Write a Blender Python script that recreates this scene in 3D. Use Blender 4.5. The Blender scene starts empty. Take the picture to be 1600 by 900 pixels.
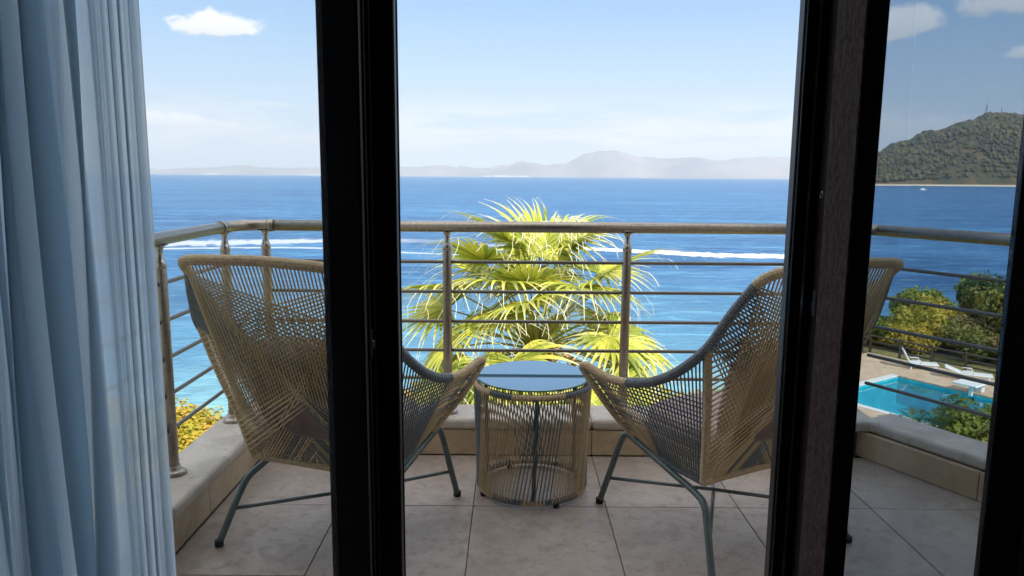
import bpy, bmesh, math, random
from mathutils import Vector, Matrix, noise
random.seed(7)
S = bpy.context.scene
COL = S.collection
R = math.radians

# ------------------------------------------------------------------ camera
cam = bpy.data.cameras.new("camera"); camo = bpy.data.objects.new("camera", cam); COL.objects.link(camo)
cam.sensor_width = 36; cam.lens = 36 * 1150 / 1600; cam.clip_start = .02; cam.clip_end = 80000
camo.matrix_world = Matrix.Translation((0, 0, 1.25)) @ Matrix.Rotation(R(90 - 8.65), 4, 'X') @ Matrix.Rotation(R(.43), 4, 'Z')
S.camera = camo
# ------------------------------------------------------------------ light
SUN_AZ, SUN_EL = 152, 40          # clockwise from +Y (out to sea)
W = bpy.data.worlds.new("World"); S.world = W; W.use_nodes = True
sd = bpy.data.lights.new("sun", 'SUN'); sd.energy = 4.8; sd.angle = R(.5); sd.color = (1, .95, .86)
so = bpy.data.objects.new("sun", sd); COL.objects.link(so)
sdir = Vector((math.sin(R(SUN_AZ)) * math.cos(R(SUN_EL)), math.cos(R(SUN_AZ)) * math.cos(R(SUN_EL)), math.sin(R(SUN_EL))))
so.rotation_euler = sdir.to_track_quat('Z', 'Y').to_euler()
S.view_settings.view_transform = 'Standard'; S.view_settings.look = 'None'
S.view_settings.exposure = .55; S.view_settings.gamma = 1
S.render.engine = 'CYCLES'
S.cycles.max_bounces = 10; S.cycles.transparent_max_bounces = 24; S.cycles.diffuse_bounces = 4
S.cycles.use_denoising = True


class NT:
    """small node-tree writer"""
    def __init__(s, nt): s.nt = nt; nt.nodes.clear()
    def n(s, t, **k):
        o = s.nt.nodes.new(t)
        for a, v in k.items(): setattr(o, a, v)
        return o
    def l(s, a, b): s.nt.links.new(a, b)
    def val(s, x, sock):
        if isinstance(x, (int, float)): sock.default_value = x
        elif isinstance(x, (tuple, list)):
            sock.default_value = tuple(x) + ((1,) if len(x) == 3 and sock.type == 'RGBA' else ())
        else: s.l(x, sock)
    def math(s, op, a, b=0, clamp=False):
        o = s.n('ShaderNodeMath', operation=op, use_clamp=clamp); s.val(a, o.inputs[0]); s.val(b, o.inputs[1]); return o.outputs[0]
    def mix(s, f, a, b):
        o = s.n('ShaderNodeMix', data_type='RGBA'); s.val(f, o.inputs[0]); s.val(a, o.inputs[6]); s.val(b, o.inputs[7]); return o.outputs[2]
    def noise(s, vec, scale, detail=4, rough=.55, dist=0):
        o = s.n('ShaderNodeTexNoise'); s.l(vec, o.inputs['Vector']); o.inputs['Scale'].default_value = scale
        o.inputs['Detail'].default_value = detail; o.inputs['Roughness'].default_value = rough; o.inputs['Distortion'].default_value = dist
        return o.outputs[0]
    def ramp(s, f, lo, hi, a=0, b=1, smooth=True):
        o = s.n('ShaderNodeMapRange'); o.interpolation_type = 'SMOOTHSTEP' if smooth else 'LINEAR'
        s.val(f, o.inputs[0])
        for i, v in enumerate((lo, hi, a, b)): s.val(v, o.inputs[i + 1])
        return o.outputs[0]
    def mapping(s, vec, sc=(1, 1, 1), loc=(0, 0, 0), rot=(0, 0, 0)):
        o = s.n('ShaderNodeMapping'); s.l(vec, o.inputs[0]); o.inputs[3].default_value = sc; o.inputs[1].default_value = loc
        o.inputs[2].default_value = rot; return o.outputs[0]
    def bump(s, h, strength=.3, dist=.01):
        o = s.n('ShaderNodeBump'); s.l(h, o.inputs['Height']); o.inputs['Strength'].default_value = strength
        o.inputs['Distance'].default_value = dist; return o.outputs[0]


# world: clear sky with a low bank of pale cloud and a few cumulus
w = NT(W.node_tree)
sky = w.n('ShaderNodeTexSky', sky_type='NISHITA', sun_disc=False, sun_elevation=R(SUN_EL), sun_rotation=R(SUN_AZ),
          air_density=1.0, dust_density=.35, ozone_density=1.6, altitude=10)
tc = w.n('ShaderNodeTexCoord').outputs['Generated']
sx = w.n('ShaderNodeSeparateXYZ'); w.l(tc, sx.inputs[0]); X_, Y_, Z_ = sx.outputs
def dirv(az, el): return (math.sin(R(az)) * math.cos(R(el)), math.cos(R(az)) * math.cos(R(el)), math.sin(R(el)))
def cloud(az, el, wd, ht, seed, dens=1., sc=9):
    """one cumulus round a direction of the sky: half width wd and half height ht in degrees"""
    d = Vector(dirv(az, el)); side = Vector((d.y, -d.x, 0)).normalized()
    def dot(v):
        o = w.n('ShaderNodeVectorMath', operation='DOT_PRODUCT'); w.l(tc, o.inputs[0]); o.inputs[1].default_value = v; return o.outputs['Value']
    a = w.math('DIVIDE', dot(side), math.sin(R(wd)))
    up = side.cross(d)
    b = w.math('DIVIDE', w.math('SUBTRACT', dot(up), 0.), math.sin(R(ht)))
    below = w.math('LESS_THAN', b, 0)
    b2 = w.math('MULTIPLY', b, w.math('ADD', 1, w.math('MULTIPLY', below, .9)))
    r = w.math('SQRT', w.math('ADD', w.math('MULTIPLY', a, a), w.math('MULTIPLY', b2, b2)))
    nz = w.noise(w.mapping(tc, (1, 1, 1.5), (seed, seed * .7, 0)), sc * 2.2, 7, .58)
    f = w.math('ADD', w.math('SUBTRACT', 1, r), w.math('MULTIPLY', w.math('SUBTRACT', nz, .5), 2.1))
    front = w.math('GREATER_THAN', dot(d), 0.3)
    m = w.math('MULTIPLY', w.ramp(f, .02, .42), front)
    shade = w.ramp(w.math('ADD', b, w.math('MULTIPLY', nz, .8)), -.8, 1.1, .72, 1.0)
    return w.math('MULTIPLY', m, dens), shade
bank = w.noise(w.mapping(tc, (1, 1, 7.5), (3.1, 1.7, 0)), 3.6, 8, .58)
bm_ = w.math('MULTIPLY', w.ramp(bank, .42, .58), w.math('MULTIPLY', w.ramp(Z_, .012, .035), w.ramp(Z_, .055, .115, 1, 0)))
bm_ = w.math('MULTIPLY', bm_, .85)
strength = .105
base = w.n('ShaderNodeVectorMath', operation='SCALE'); w.l(sky.outputs[0], base.inputs[0]); base.inputs['Scale'].default_value = strength
col = base.outputs[0]
# pale moisture low over the sea
hz = w.mix(w.ramp(Z_, .0, .135, 0, 1, False), (.56, .64, .73), (.37, .525, .72)); hz = w.mix(w.ramp(Z_, .13, .24, 0, 1, False), hz, (.20, .40, .70))
col = w.mix(w.ramp(Z_, .06, .40, .92, .25), col, hz)
# bright cloud added above the view, to lift the light on the balcony
over = w.noise(w.mapping(tc, (1, 1, 1.6), (2, 5, 1)), 3.1, 8, .6)
om = w.math('MULTIPLY', w.ramp(over, .37, .55), w.ramp(Z_, .36, .52, 0, .95))
oc = w.n('ShaderNodeVectorMath', operation='SCALE'); oc.inputs[0].default_value = (1, .98, .95); w.l(w.ramp(over, .5, .8, 1.35, .95), oc.inputs['Scale'])
col = w.mix(om, col, oc.outputs[0])
col = w.mix(bm_, col, (.73, .74, .755))
for (az, el, wd, ht, sd_, dn, sc) in ((-21.1, 10.0, 3.6, 1.35, 2.3, 1, 9), (-24.0, 3.5, 3.6, .75, 5.1, .9, 9), (-18, 4.9, 4, .4, 1.1, .3, 9), (7.9, 2.4, 2.6, .5, 7.7, .7, 12),
                                      (26.4, 9.9, 3.0, 1.5, 1.2, .95, 8), (33.4, 11.0, 4.2, 2.2, 4.4, 1, 7), (34.2, 7.7, 1.9, .6, 3.3, .8, 9), (27, 3.4, 5, 1.3, 9.3, .45, 9),
                                      (60, 16, 9, 4, 8.8, 1, 5), (-60, 14, 8, 4, 6.1, 1, 5)):
    m, sh = cloud(az, el, wd, ht, sd_, dn, sc)
    cc = w.n('ShaderNodeVectorMath', operation='SCALE'); cc.inputs[0].default_value = (.86, .85, .845); w.l(sh, cc.inputs['Scale'])
    col = w.mix(m, col, cc.outputs[0])
bg = w.n('ShaderNodeBackground'); w.l(col, bg.inputs[0]); bg.inputs[1].default_value = 1.0
wo = w.n('ShaderNodeOutputWorld'); w.l(bg.outputs[0], wo.inputs[0])


# ------------------------------------------------------------------ materials
def mat(name, base, rough=.6, metal=0., spec=.5, fn=None, **kw):
    m = bpy.data.materials.new(name); m.use_nodes = True; t = NT(m.node_tree)
    p = t.n('ShaderNodeBsdfPrincipled'); o = t.n('ShaderNodeOutputMaterial'); t.l(p.outputs[0], o.inputs[0])
    p.inputs['Base Color'].default_value = tuple(base) + (1,); p.inputs['Roughness'].default_value = rough
    p.inputs['Metallic'].default_value = metal; p.inputs['Specular IOR Level'].default_value = spec
    for k, v in kw.items(): p.inputs[k.replace('_', ' ')].default_value = v
    if fn: fn(t, p)
    return m
def objc(t): return t.n('ShaderNodeTexCoord').outputs['Object']
def orand(t): return t.n('ShaderNodeObjectInfo').outputs['Random']
def geop(t): return t.n('ShaderNodeNewGeometry').outputs['Position']

def speck(c1, c2, sc, bs=.15, bd=.003, rv=None, coord=objc, det=6, lo=.35, hi=.65):
    def f(t, p):
        v = coord(t); n = t.noise(v, sc, det, .6); t.l(t.mix(t.ramp(n, lo, hi), c1, c2), p.inputs['Base Color'])
        n2 = t.noise(v, sc * 7, 4, .6); t.l(t.bump(n2, bs, bd), p.inputs['Normal'])
        if rv: t.l(t.ramp(n, 0, 1, rv[0], rv[1]), p.inputs['Roughness'])
    return f

def tile_fn(t, p):
    v = geop(t); r = orand(t)
    vv = t.n('ShaderNodeVectorMath', operation='ADD'); t.l(v, vv.inputs[0])
    cx = t.n('ShaderNodeCombineXYZ'); t.l(t.math('MULTIPLY', r, 37), cx.inputs[0]); t.l(t.math('MULTIPLY', r, 91), cx.inputs[1]); t.l(cx.outputs[0], vv.inputs[1])
    v = vv.outputs[0]
    a = t.noise(v, 3.5, 7, .68, .6); b = t.noise(v, 19, 6, .7, .4); c = t.noise(v, 95, 3, .6)
    k = t.mix(t.ramp(a, .34, .66), (.36, .298, .258), (.49, .42, .37))
    k = t.mix(t.ramp(b, .48, .70, 0, .6), k, (.235, .185, .162))
    k = t.mix(t.ramp(t.noise(v, 9, 6, .75, 1.2), .54, .66, 0, .4), k, (.205, .165, .145))
    k = t.mix(t.ramp(c, .60, .74, 0, .5), k, (.56, .51, .46))
    k = t.mix(t.math('MULTIPLY', r, .22), k, (.33, .27, .24))
    t.l(k, p.inputs['Base Color']); t.l(t.ramp(b, .3, .7, .26, .50), p.inputs['Roughness'])
    t.l(t.bump(t.math('ADD', t.math('MULTIPLY', b, 1), c), .22, .0025), p.inputs['Normal'])
M = {}
M['tile'] = mat('stone_tile', (.4, .33, .3), .55, fn=tile_fn)
M['grout'] = mat('grout', (.10, .085, .08), .9, fn=speck((.15, .12, .10), (.25, .21, .18), 40, coord=geop))
def kerb_fn(t, p):
    v = geop(t); a = t.noise(v, 5, 7, .65, .4); b = t.noise(v, 26, 6, .7)
    k = t.mix(t.ramp(a, .35, .65), (.50, .375, .235), (.64, .51, .355)); k = t.mix(t.ramp(b, .52, .72, 0, .7), k, (.36, .28, .21))
    st = t.noise(t.mapping(v, (1, 1, .15)), 9, 5, .7); k = t.mix(t.ramp(st, .58, .75, 0, .55), k, (.20, .165, .14))
    t.l(k, p.inputs['Base Color']); t.l(t.bump(b, .3, .004), p.inputs['Normal'])
M['kerb'] = mat('travertine', (.45, .38, .3), .6, fn=kerb_fn)
def cap_fn(t, p):
    v = geop(t); a = t.noise(v, 6, 7, .65, .4); b = t.noise(v, 30, 6, .75)
    k = t.mix(t.ramp(a, .35, .65), (.50, .45, .39), (.66, .60, .53)); k = t.mix(t.ramp(b, .57, .72, 0, .85), k, (.12, .105, .09))
    t.l(k, p.inputs['Base Color']); t.l(t.bump(b, .35, .004), p.inputs['Normal'])
M['cap'] = mat('weathered_cap_stone', (.5, .45, .4), .62, fn=cap_fn)
M['rail'] = mat('champagne_metal', (.36, .31, .265), .3, .9, fn=speck((.36, .315, .265), (.45, .395, .34), 60, .05, .0005, (.24, .38)))
M['bar'] = mat('dark_champagne_metal', (.22, .195, .17), .36, .85)
M['chrome'] = mat('polished_steel', (.55, .53, .50), .18, 1.)
M['leg'] = mat('grey_green_paint', (.085, .115, .12), .36, .0, .5, fn=speck((.10, .14, .15), (.13, .175, .185), 30, .06, .0006), Coat_Weight=.25)
M['foot'] = mat('black_rubber', (.012, .012, .012), .7)
def rope(c1, c2):
    def f(t, p):
        v = objc(t); n = t.noise(t.mapping(v, (1, 1, 1)), 320, 2, .5)
        k = t.mix(t.ramp(n, .4, .6), c1, c2); k = t.mix(t.math('MULTIPLY', orand(t), .45), k, tuple(x * .62 for x in c1))
        t.l(k, p.inputs['Base Color']); t.l(t.bump(n, .4, .001), p.inputs['Normal'])
    return f
M['beige'] = mat('beige_rope', (.38, .29, .19), .62, fn=rope((.60, .46, .27), (.76, .61, .40)))
M['grey'] = mat('grey_rope', (.13, .15, .16), .6, fn=rope((.17, .20, .22), (.27, .30, .32)))
M['beigewrap'] = mat('beige_rope_wrap', (.38, .29, .19), .62, fn=speck((.56, .44, .28), (.72, .58, .39), 90, .2, .0008))
M['greywrap'] = mat('grey_rope_wrap', (.13, .15, .16), .6, fn=speck((.16, .185, .21), (.23, .26, .285), 90, .2, .0008))
def fab(c1, c2):
    def f(t, p):
        v = objc(t); a = t.noise(v, 14, 5, .6); b = t.noise(v, 420, 2, .5)
        t.l(t.mix(t.ramp(a, .35, .65), c1, c2), p.inputs['Base Color']); t.l(t.bump(t.math('ADD', t.math('MULTIPLY', a, 4), b), .4, .002), p.inputs['Normal'])
    return f
M['cush'] = mat('mauve_brown_fabric', (.2, .15, .16), .9, fn=fab((.27, .20, .215), (.38, .29, .30)), Sheen_Weight=.3)
M['pillow'] = mat('dark_brown_fabric', (.1, .06, .055), .9, fn=fab((.14, .085, .08), (.20, .13, .12)), Sheen_Weight=.3)
def frame_fn(t, p):
    v = objc(t); n = t.noise(t.mapping(v, (1, 1, .18)), 240, 4, .65)
    t.l(t.mix(t.ramp(n, .35, .65), (.020, .013, .013), (.038, .024, .022)), p.inputs['Base Color']); t.l(t.bump(n, .35, .0012), p.inputs['Normal'])
M['frame'] = mat('dark_brown_foil', (.03, .02, .018), .42, fn=frame_fn)
M['gasket'] = mat('black_seal', (.006, .006, .007), .45)
def lit_fn(t, p):
    v = objc(t); n = t.noise(t.mapping(v, (1, 1, .3)), 260, 4, .7)
    t.l(t.mix(t.ramp(n, .35, .65), (.20, .125, .115), (.34, .25, .235)), p.inputs['Base Color']); t.l(t.bump(n, .6, .002), p.inputs['Normal'])
M['lit_grain'] = mat('lit_grained_foil', (.13, .09, .08), .33, fn=lit_fn)  # lighter copy of the frame foil: light on the face put into its colour
M['lock'] = mat('lock_metal', (.5, .5, .5), .3, 1.)
M['plaster'] = mat('room_plaster', (.33, .30, .27), .8, fn=speck((.30, .275, .25), (.36, .33, .30), 20, coord=geop))
M['render'] = mat('pale_render', (.74, .67, .57), .85, fn=speck((.70, .63, .53), (.78, .71, .61), 9, coord=geop))
M['carpet'] = mat('room_floor', (.12, .09, .07), .7, fn=speck((.10, .075, .06), (.15, .115, .09), 25, coord=geop))

def glass(name, tint, ior=1.5):
    m = bpy.data.materials.new(name); m.use_nodes = True; t = NT(m.node_tree)
    tr = t.n('ShaderNodeBsdfTransparent'); tr.inputs[0].default_value = tuple(tint) + (1,)
    gl = t.n('ShaderNodeBsdfGlossy'); gl.inputs['Roughness'].default_value = .0
    fr = t.n('ShaderNodeFresnel'); bf = t.n('ShaderNodeNewGeometry').outputs['Backfacing']; t.l(t.ramp(bf, 0, 1, ior, 1 / ior, False), fr.inputs[0])
    mx = t.n('ShaderNodeMixShader'); t.l(fr.outputs[0], mx.inputs[0]); t.l(tr.outputs[0], mx.inputs[1]); t.l(gl.outputs[0], mx.inputs[2])
    o = t.n('ShaderNodeOutputMaterial'); t.l(mx.outputs[0], o.inputs[0]); return m
M['clear'] = glass('clear_glass', (.97, .98, .98), 1.3)
M['tint'] = glass('tinted_glass', (.66, .715, .765), 1.78)
M['tabletop'] = mat('table_glass', (.04, .17, .29), .015, 0, .9, IOR=1.9, Coat_Weight=1.0, Coat_IOR=1.8, Coat_Roughness=.01)
M['teal'] = mat('glass_edge', (.05, .20, .20), .08, 0, .8)

def sheer():
    m = bpy.data.materials.new('sheer_fabric'); m.use_nodes = True; t = NT(m.node_tree)
    uv = t.n('ShaderNodeUVMap').outputs[0]
    n = t.noise(t.mapping(uv, (900, 260, 1)), 1, 2, .6)
    tr = t.n('ShaderNodeBsdfTransparent'); tr.inputs[0].default_value = (.93, .96, 1, 1)
    d = t.n('ShaderNodeBsdfDiffuse'); d.inputs[0].default_value = (.82, .88, .93, 1)
    l = t.n('ShaderNodeBsdfTranslucent'); l.inputs[0].default_value = (.84, .93, .99, 1)
    a = t.n('ShaderNodeMixShader'); a.inputs[0].default_value = .86; t.l(d.outputs[0], a.inputs[1]); t.l(l.outputs[0], a.inputs[2])
    lw = t.n('ShaderNodeLayerWeight'); lw.inputs[0].default_value = .5
    f = t.ramp(lw.outputs['Facing'], .0, .9, .90, .99)
    f = t.math('ADD', f, t.math('MULTIPLY', t.math('SUBTRACT', n, .5), .18), True)
    b = t.n('ShaderNodeMixShader'); t.l(f, b.inputs[0]); t.l(tr.outputs[0], b.inputs[1]); t.l(a.outputs[0], b.inputs[2])
    o = t.n('ShaderNodeOutputMaterial'); t.l(b.outputs[0], o.inputs[0]); return m
M['sheer'] = sheer()

def leafm(name, c1, c2, c3=None, tip=None, trans=.35):
    m = bpy.data.materials.new(name); m.use_nodes = True; t = NT(m.node_tree)
    v = geop(t); n = t.noise(v, 1.3, 4, .6); k = t.mix(t.ramp(n, .35, .65), c1, c2)
    at = t.n('ShaderNodeAttribute', attribute_name='tone')
    if c3: k = t.mix(t.ramp(at.outputs['Fac'], .3, 1.0), k, c3)
    if tip:
        u = t.n('ShaderNodeAttribute', attribute_name='along'); k = t.mix(t.ramp(u.outputs['Fac'], .55, 1.0, 0, .9), k, tip)
    d = t.n('ShaderNodeBsdfPrincipled'); t.l(k, d.inputs['Base Color']); d.inputs['Roughness'].default_value = .5
    l = t.n('ShaderNodeBsdfTranslucent'); t.l(k, l.inputs[0])
    x = t.n('ShaderNodeMixShader'); x.inputs[0].default_value = trans; t.l(d.outputs[0], x.inputs[1]); t.l(l.outputs[0], x.inputs[2])
    o = t.n('ShaderNodeOutputMaterial'); t.l(x.outputs[0], o.inputs[0]); return m
M['palm'] = leafm('palm_leaf', (.48, .51, .06), (.68, .65, .12), (.19, .26, .025), (.90, .85, .62), .35)
M['stalk'] = mat('palm_stalk', (.33, .32, .07), .5)
M['trunk'] = mat('palm_trunk', (.15, .105, .07), .9, fn=speck((.10, .07, .045), (.22, .16, .10), 8, .8, .03))
M['bark'] = mat('bark', (.11, .08, .055), .9, fn=speck((.08, .055, .04), (.15, .11, .08), 8, .8, .02))
M['thread'] = mat('pale_leaf_thread', (.85, .80, .66), .7)
M['fruit'] = mat('palm_flower_stalk', (.52, .24, .05), .6)
M['lime'] = leafm('yellow_green_leaf', (.33, .36, .03), (.48, .44, .04), (.60, .38, .05))
M['green'] = leafm('green_leaf', (.17, .23, .025), (.29, .32, .035), (.09, .14, .02))
M['olive'] = leafm('olive_leaf', (.20, .21, .035), (.31, .28, .05), (.10, .12, .02))
M['deep'] = leafm('deep_green_leaf', (.05, .10, .02), (.085, .14, .03), (.03, .07, .015))
M['dry'] = leafm('dry_leaf', (.25, .17, .06), (.33, .24, .085), (.16, .14, .04))

def sea_fn(t, p):
    v = geop(t)
    sp = t.n('ShaderNodeSeparateXYZ'); t.l(v, sp.inputs[0]); x, y, z = sp.outputs
    big = t.noise(t.mapping(v, (.0016, .011, 1)), 1, 6, .6, .5)
    mid = t.noise(t.mapping(v, (.012, .05, 1), (4, 2, 0)), 1, 5, .6)
    k = t.mix(t.ramp(big, .36, .64), (.006, .066, .195), (.020, .125, .295))
    k = t.mix(t.ramp(mid, .42, .68, 0, .55), k, (.07, .235, .44))
    wl = t.noise(t.mapping(v, (.10, .42, 1), (7, 3, 0)), 1, 6, .7, .6)
    k = t.mix(t.ramp(wl, .50, .68, 0, .65), k, (.14, .36, .56)); k = t.mix(t.ramp(wl, .50, .34, 0, .6), k, (.004, .055, .17))
    dist = t.math('SQRT', t.math('ADD', t.math('MULTIPLY', x, x), t.math('MULTIPLY', y, y)))
    bed = t.noise(t.mapping(v, (.045, .06, 1)), 1, 5, .6)
    sh = t.ramp(t.math('ADD', dist, t.math('MULTIPLY', t.math('SUBTRACT', bed, .5), 90)), 40, 190, 1, 0)
    k = t.mix(t.math('MULTIPLY', sh, .62), k, (.17, .39, .50))
    sh2 = t.ramp(t.math('ADD', dist, t.math('MULTIPLY', t.math('SUBTRACT', bed, .5), 70)), 40, 95, 1, 0)
    k = t.mix(t.math('MULTIPLY', sh2, .7), k, (.33, .60, .60))
    t.l(k, p.inputs['Base Color'])
    n1 = t.noise(t.mapping(v, (.5, .9, 1)), 1, 6, .65, .4); n2 = t.noise(t.mapping(v, (.07, .16, 1)), 1, 5, .6)
    h = t.math('ADD', t.math('MULTIPLY', n1, .55), t.math('MULTIPLY', n2, 2.2))
    b = t.n('ShaderNodeBump'); t.l(h, b.inputs['Height']); b.inputs['Strength'].default_value = 1.0; b.inputs['Distance'].default_value = .9
    t.l(b.outputs[0], p.inputs['Normal'])
M['sea'] = mat('sea_water', (.02, .1, .25), .28, 0, .5, fn=sea_fn, IOR=1.13)
def foam(name, k):
    m = bpy.data.materials.new(name); m.use_nodes = True; t = NT(m.node_tree)
    uv = t.n('ShaderNodeUVMap').outputs[0]; sp = t.n('ShaderNodeSeparateXYZ'); t.l(uv, sp.inputs[0])
    u, v = sp.outputs[0], sp.outputs[1]
    n = t.noise(t.mapping(uv, (30, 3.2, 1)), 1, 7, .7, .5)
    e = t.math('SUBTRACT', 1, t.math('ABSOLUTE', t.math('SUBTRACT', t.math('MULTIPLY', v, 2), 1)))
    band = t.ramp(e, .0, .95)
    a = t.ramp(t.math('ADD', n, t.math('MULTIPLY', band, .42)), .60, .88, 0, k); a = t.math('MULTIPLY', a, t.math('MULTIPLY', t.ramp(u, 0, .35, .0, .97), t.ramp(u, .9, 1.0, 1, 0)))
    tr = t.n('ShaderNodeBsdfTransparent'); d = t.n('ShaderNodeBsdfDiffuse'); d.inputs[0].default_value = (.86, .88, .9, 1)
    x = t.n('ShaderNodeMixShader'); t.l(a, x.inputs[0]); t.l(tr.outputs[0], x.inputs[1]); t.l(d.outputs[0], x.inputs[2])
    o = t.n('ShaderNodeOutputMaterial'); t.l(x.outputs[0], o.inputs[0]); return m
M['foam'] = foam('foam', .95); M['foam_faint'] = foam('faint_foam', .42)
def ground_fn(t, p):
    v = geop(t); a = t.noise(v, .5, 6, .65); b = t.noise(v, 4, 5, .6)
    k = t.mix(t.ramp(a, .38, .6), (.10, .105, .025), (.24, .20, .07)); k = t.mix(t.ramp(b, .5, .7, 0, .6), k, (.30, .24, .12))
    t.l(k, p.inputs['Base Color']); t.l(t.bump(b, .6, .2), p.inputs['Normal'])
M['ground'] = mat('dry_grass_ground', (.2, .18, .06), .95, fn=ground_fn)
M['deck'] = mat('sandstone_paving', (.56, .40, .26), .8, fn=speck((.50, .35, .225), (.62, .46, .31), 1.6, coord=geop))
M['coping'] = mat('white_pool_coping', (.72, .70, .66), .6)
def pool_fn(t, p):
    v = geop(t); n = t.noise(v, 2.5, 4, .6, 1.2); br = t.n('ShaderNodeTexVoronoi', feature='SMOOTH_F1'); t.l(v, br.inputs[0]); br.inputs['Scale'].default_value = 1.6
    k = t.mix(t.ramp(br.outputs[0], .1, .6), (.05, .56, .60), (.03, .43, .52)); t.l(k, p.inputs['Base Color'])
M['pooltile'] = mat('aqua_pool_tile', (.05, .5, .58), .4, fn=pool_fn)
M['poolwater'] = glass('pool_water', (.70, .97, .99), 1.33)
M['white'] = mat('white_plastic', (.80, .79, .75), .4)
M['wood'] = mat('dark_fence_wood', (.055, .045, .035), .6)
def hill_fn(t, p):
    v = geop(t); a = t.noise(v, .006, 7, .65, .5); b = t.noise(v, .035, 6, .75)
    k = t.mix(t.ramp(a, .40, .62), (.055, .042, .014), (.15, .085, .03)); k = t.mix(t.ramp(t.noise(v, .11, 5, .8), .5, .62, 0, .7), k, (.035, .04, .012)); k = t.mix(t.ramp(b, .45, .65, 0, .8), k, (.05, .06, .02))
    sp = t.n('ShaderNodeSeparateXYZ'); t.l(v, sp.inputs[0])
    k = t.mix(t.ramp(sp.outputs[2], -17.5, -13, 1, 0), k, (.52, .42, .30)); t.l(k, p.inputs['Base Color'])
M['hill'] = mat('scrub_hillside', (.1, .08, .04), .95, fn=hill_fn)
M['wood_far'] = leafm('far_pine', (.020, .024, .004), (.062, .055, .008), (.13, .095, .015), trans=0)
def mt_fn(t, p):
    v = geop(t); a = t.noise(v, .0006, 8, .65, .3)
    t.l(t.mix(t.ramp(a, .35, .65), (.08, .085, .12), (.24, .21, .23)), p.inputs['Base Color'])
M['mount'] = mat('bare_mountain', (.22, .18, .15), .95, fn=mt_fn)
M['whitewall'] = mat('white_wall', (.8, .78, .74), .8)
M['rooftile'] = mat('red_roof', (.36, .13, .07), .8)
M['steel'] = mat('mast_steel', (.12, .12, .12), .6)


# ------------------------------------------------------------------ mesh helpers
def link(name, me, m=None, parent=None, smooth=False):
    o = bpy.data.objects.new(name, me); COL.objects.link(o)
    if m is not None and not me.materials: me.materials.append(M[m] if isinstance(m, str) else m)
    if parent is not None: o.parent = parent
    if smooth: me.polygons.foreach_set('use_smooth', [True] * len(me.polygons))
    return o
def frompd(name, v, f, m=None, parent=None, smooth=False):
    me = bpy.data.meshes.new(name); me.from_pydata([tuple(p) for p in v], [], f); me.update()
    return link(name, me, m, parent, smooth)
def frombm(name, bm, m=None, parent=None, smooth=False):
    me = bpy.data.meshes.new(name); bm.to_mesh(me); bm.free(); return link(name, me, m, parent, smooth)
def tag(o, label=None, cat=None, group=None, kind=None):
    if label: o['label'] = label
    if cat: o['category'] = cat
    if group: o['group'] = group
    if kind: o['kind'] = kind
    return o
def empty(name, loc=(0, 0, 0), rz=0):
    o = bpy.data.objects.new(name, None); COL.objects.link(o); o.location = loc; o.rotation_euler = (0, 0, rz); o.empty_display_size = .1; return o
def abox(bm, x0, x1, y0, y1, z0, z1, bev=0, seg=1):
    r = bmesh.ops.create_cube(bm, size=1); vs = r['verts']
    for v in vs: v.co = Vector((x0 + (v.co.x + .5) * (x1 - x0), y0 + (v.co.y + .5) * (y1 - y0), z0 + (v.co.z + .5) * (z1 - z0)))
    if bev:
        es = list({e for v in vs for e in v.link_edges}); bmesh.ops.bevel(bm, geom=es, offset=bev, segments=seg, affect='EDGES', profile=.5)
def box(name, x0, x1, y0, y1, z0, z1, m, parent=None, bev=0, seg=1):
    bm = bmesh.new(); abox(bm, x0, x1, y0, y1, z0, z1, bev, seg); return frombm(name, bm, m, parent)
def catmull(P, n=10, closed=False):
    P = [Vector(p) for p in P]
    if closed: Q = [P[-1]] + P + [P[0], P[1]]
    else: Q = [2 * P[0] - P[1]] + P + [2 * P[-1] - P[-2]]
    out = []
    for i in range(1, len(Q) - 2):
        a, b, c, d = Q[i - 1:i + 3]
        for k in range(n):
            t = k / n
            out.append(.5 * ((2 * b) + (-a + c) * t + (2 * a - 5 * b + 4 * c - d) * t * t + (-a + 3 * b - 3 * c + d) * t ** 3))
    if not closed: out.append(P[-1].copy())
    return out
def resample(P, step):
    L = [0]
    for a, b in zip(P, P[1:]): L.append(L[-1] + (b - a).length)
    n = max(2, int(L[-1] / step)); out = []; j = 0
    for i in range(n + 1):
        s = L[-1] * i / n
        while j < len(P) - 2 and L[j + 1] < s: j += 1
        d = L[j + 1] - L[j]; out.append(P[j].lerp(P[j + 1], 0 if d == 0 else min(1, (s - L[j]) / d)))
    return out
def at(P, t):
    x = t * (len(P) - 1); i = min(int(x), len(P) - 2); return P[i].lerp(P[i + 1], x - i)
def tube_into(V, Fc, P, rad, sides=10, cap=True):
    """P list of Vectors, rad number or list"""
    n = len(P); base = len(V); up = None
    for i, p in enumerate(P):
        t = (P[min(i + 1, n - 1)] - P[max(i - 1, 0)]).normalized()
        if up is None: up = Vector((0, 0, 1)) if abs(t.z) < .9 else Vector((1, 0, 0))
        s = t.cross(up).normalized(); up = s.cross(t).normalized()
        r = rad[i] if isinstance(rad, (list, tuple)) else rad
        for k in range(sides):
            a = 2 * math.pi * k / sides; V.append(p + (s * math.cos(a) + up * math.sin(a)) * r)
    for i in range(n - 1):
        for k in range(sides):
            a = base + i * sides + k; b = base + i * sides + (k + 1) % sides; Fc.append((a, b, b + sides, a + sides))
    if cap:
        Fc.append(tuple(base + k for k in range(sides))[::-1]); Fc.append(tuple(base + (n - 1) * sides + k for k in range(sides)))
def tube(name, P, rad, m, parent=None, sides=10, smooth=True):
    V, Fc = [], []; tube_into(V, Fc, [Vector(p) for p in P], rad, sides); o = frompd(name, V, Fc, m, parent, smooth)
    for f in (-1, -2): o.data.polygons[f].use_smooth = False
    return o
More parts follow.
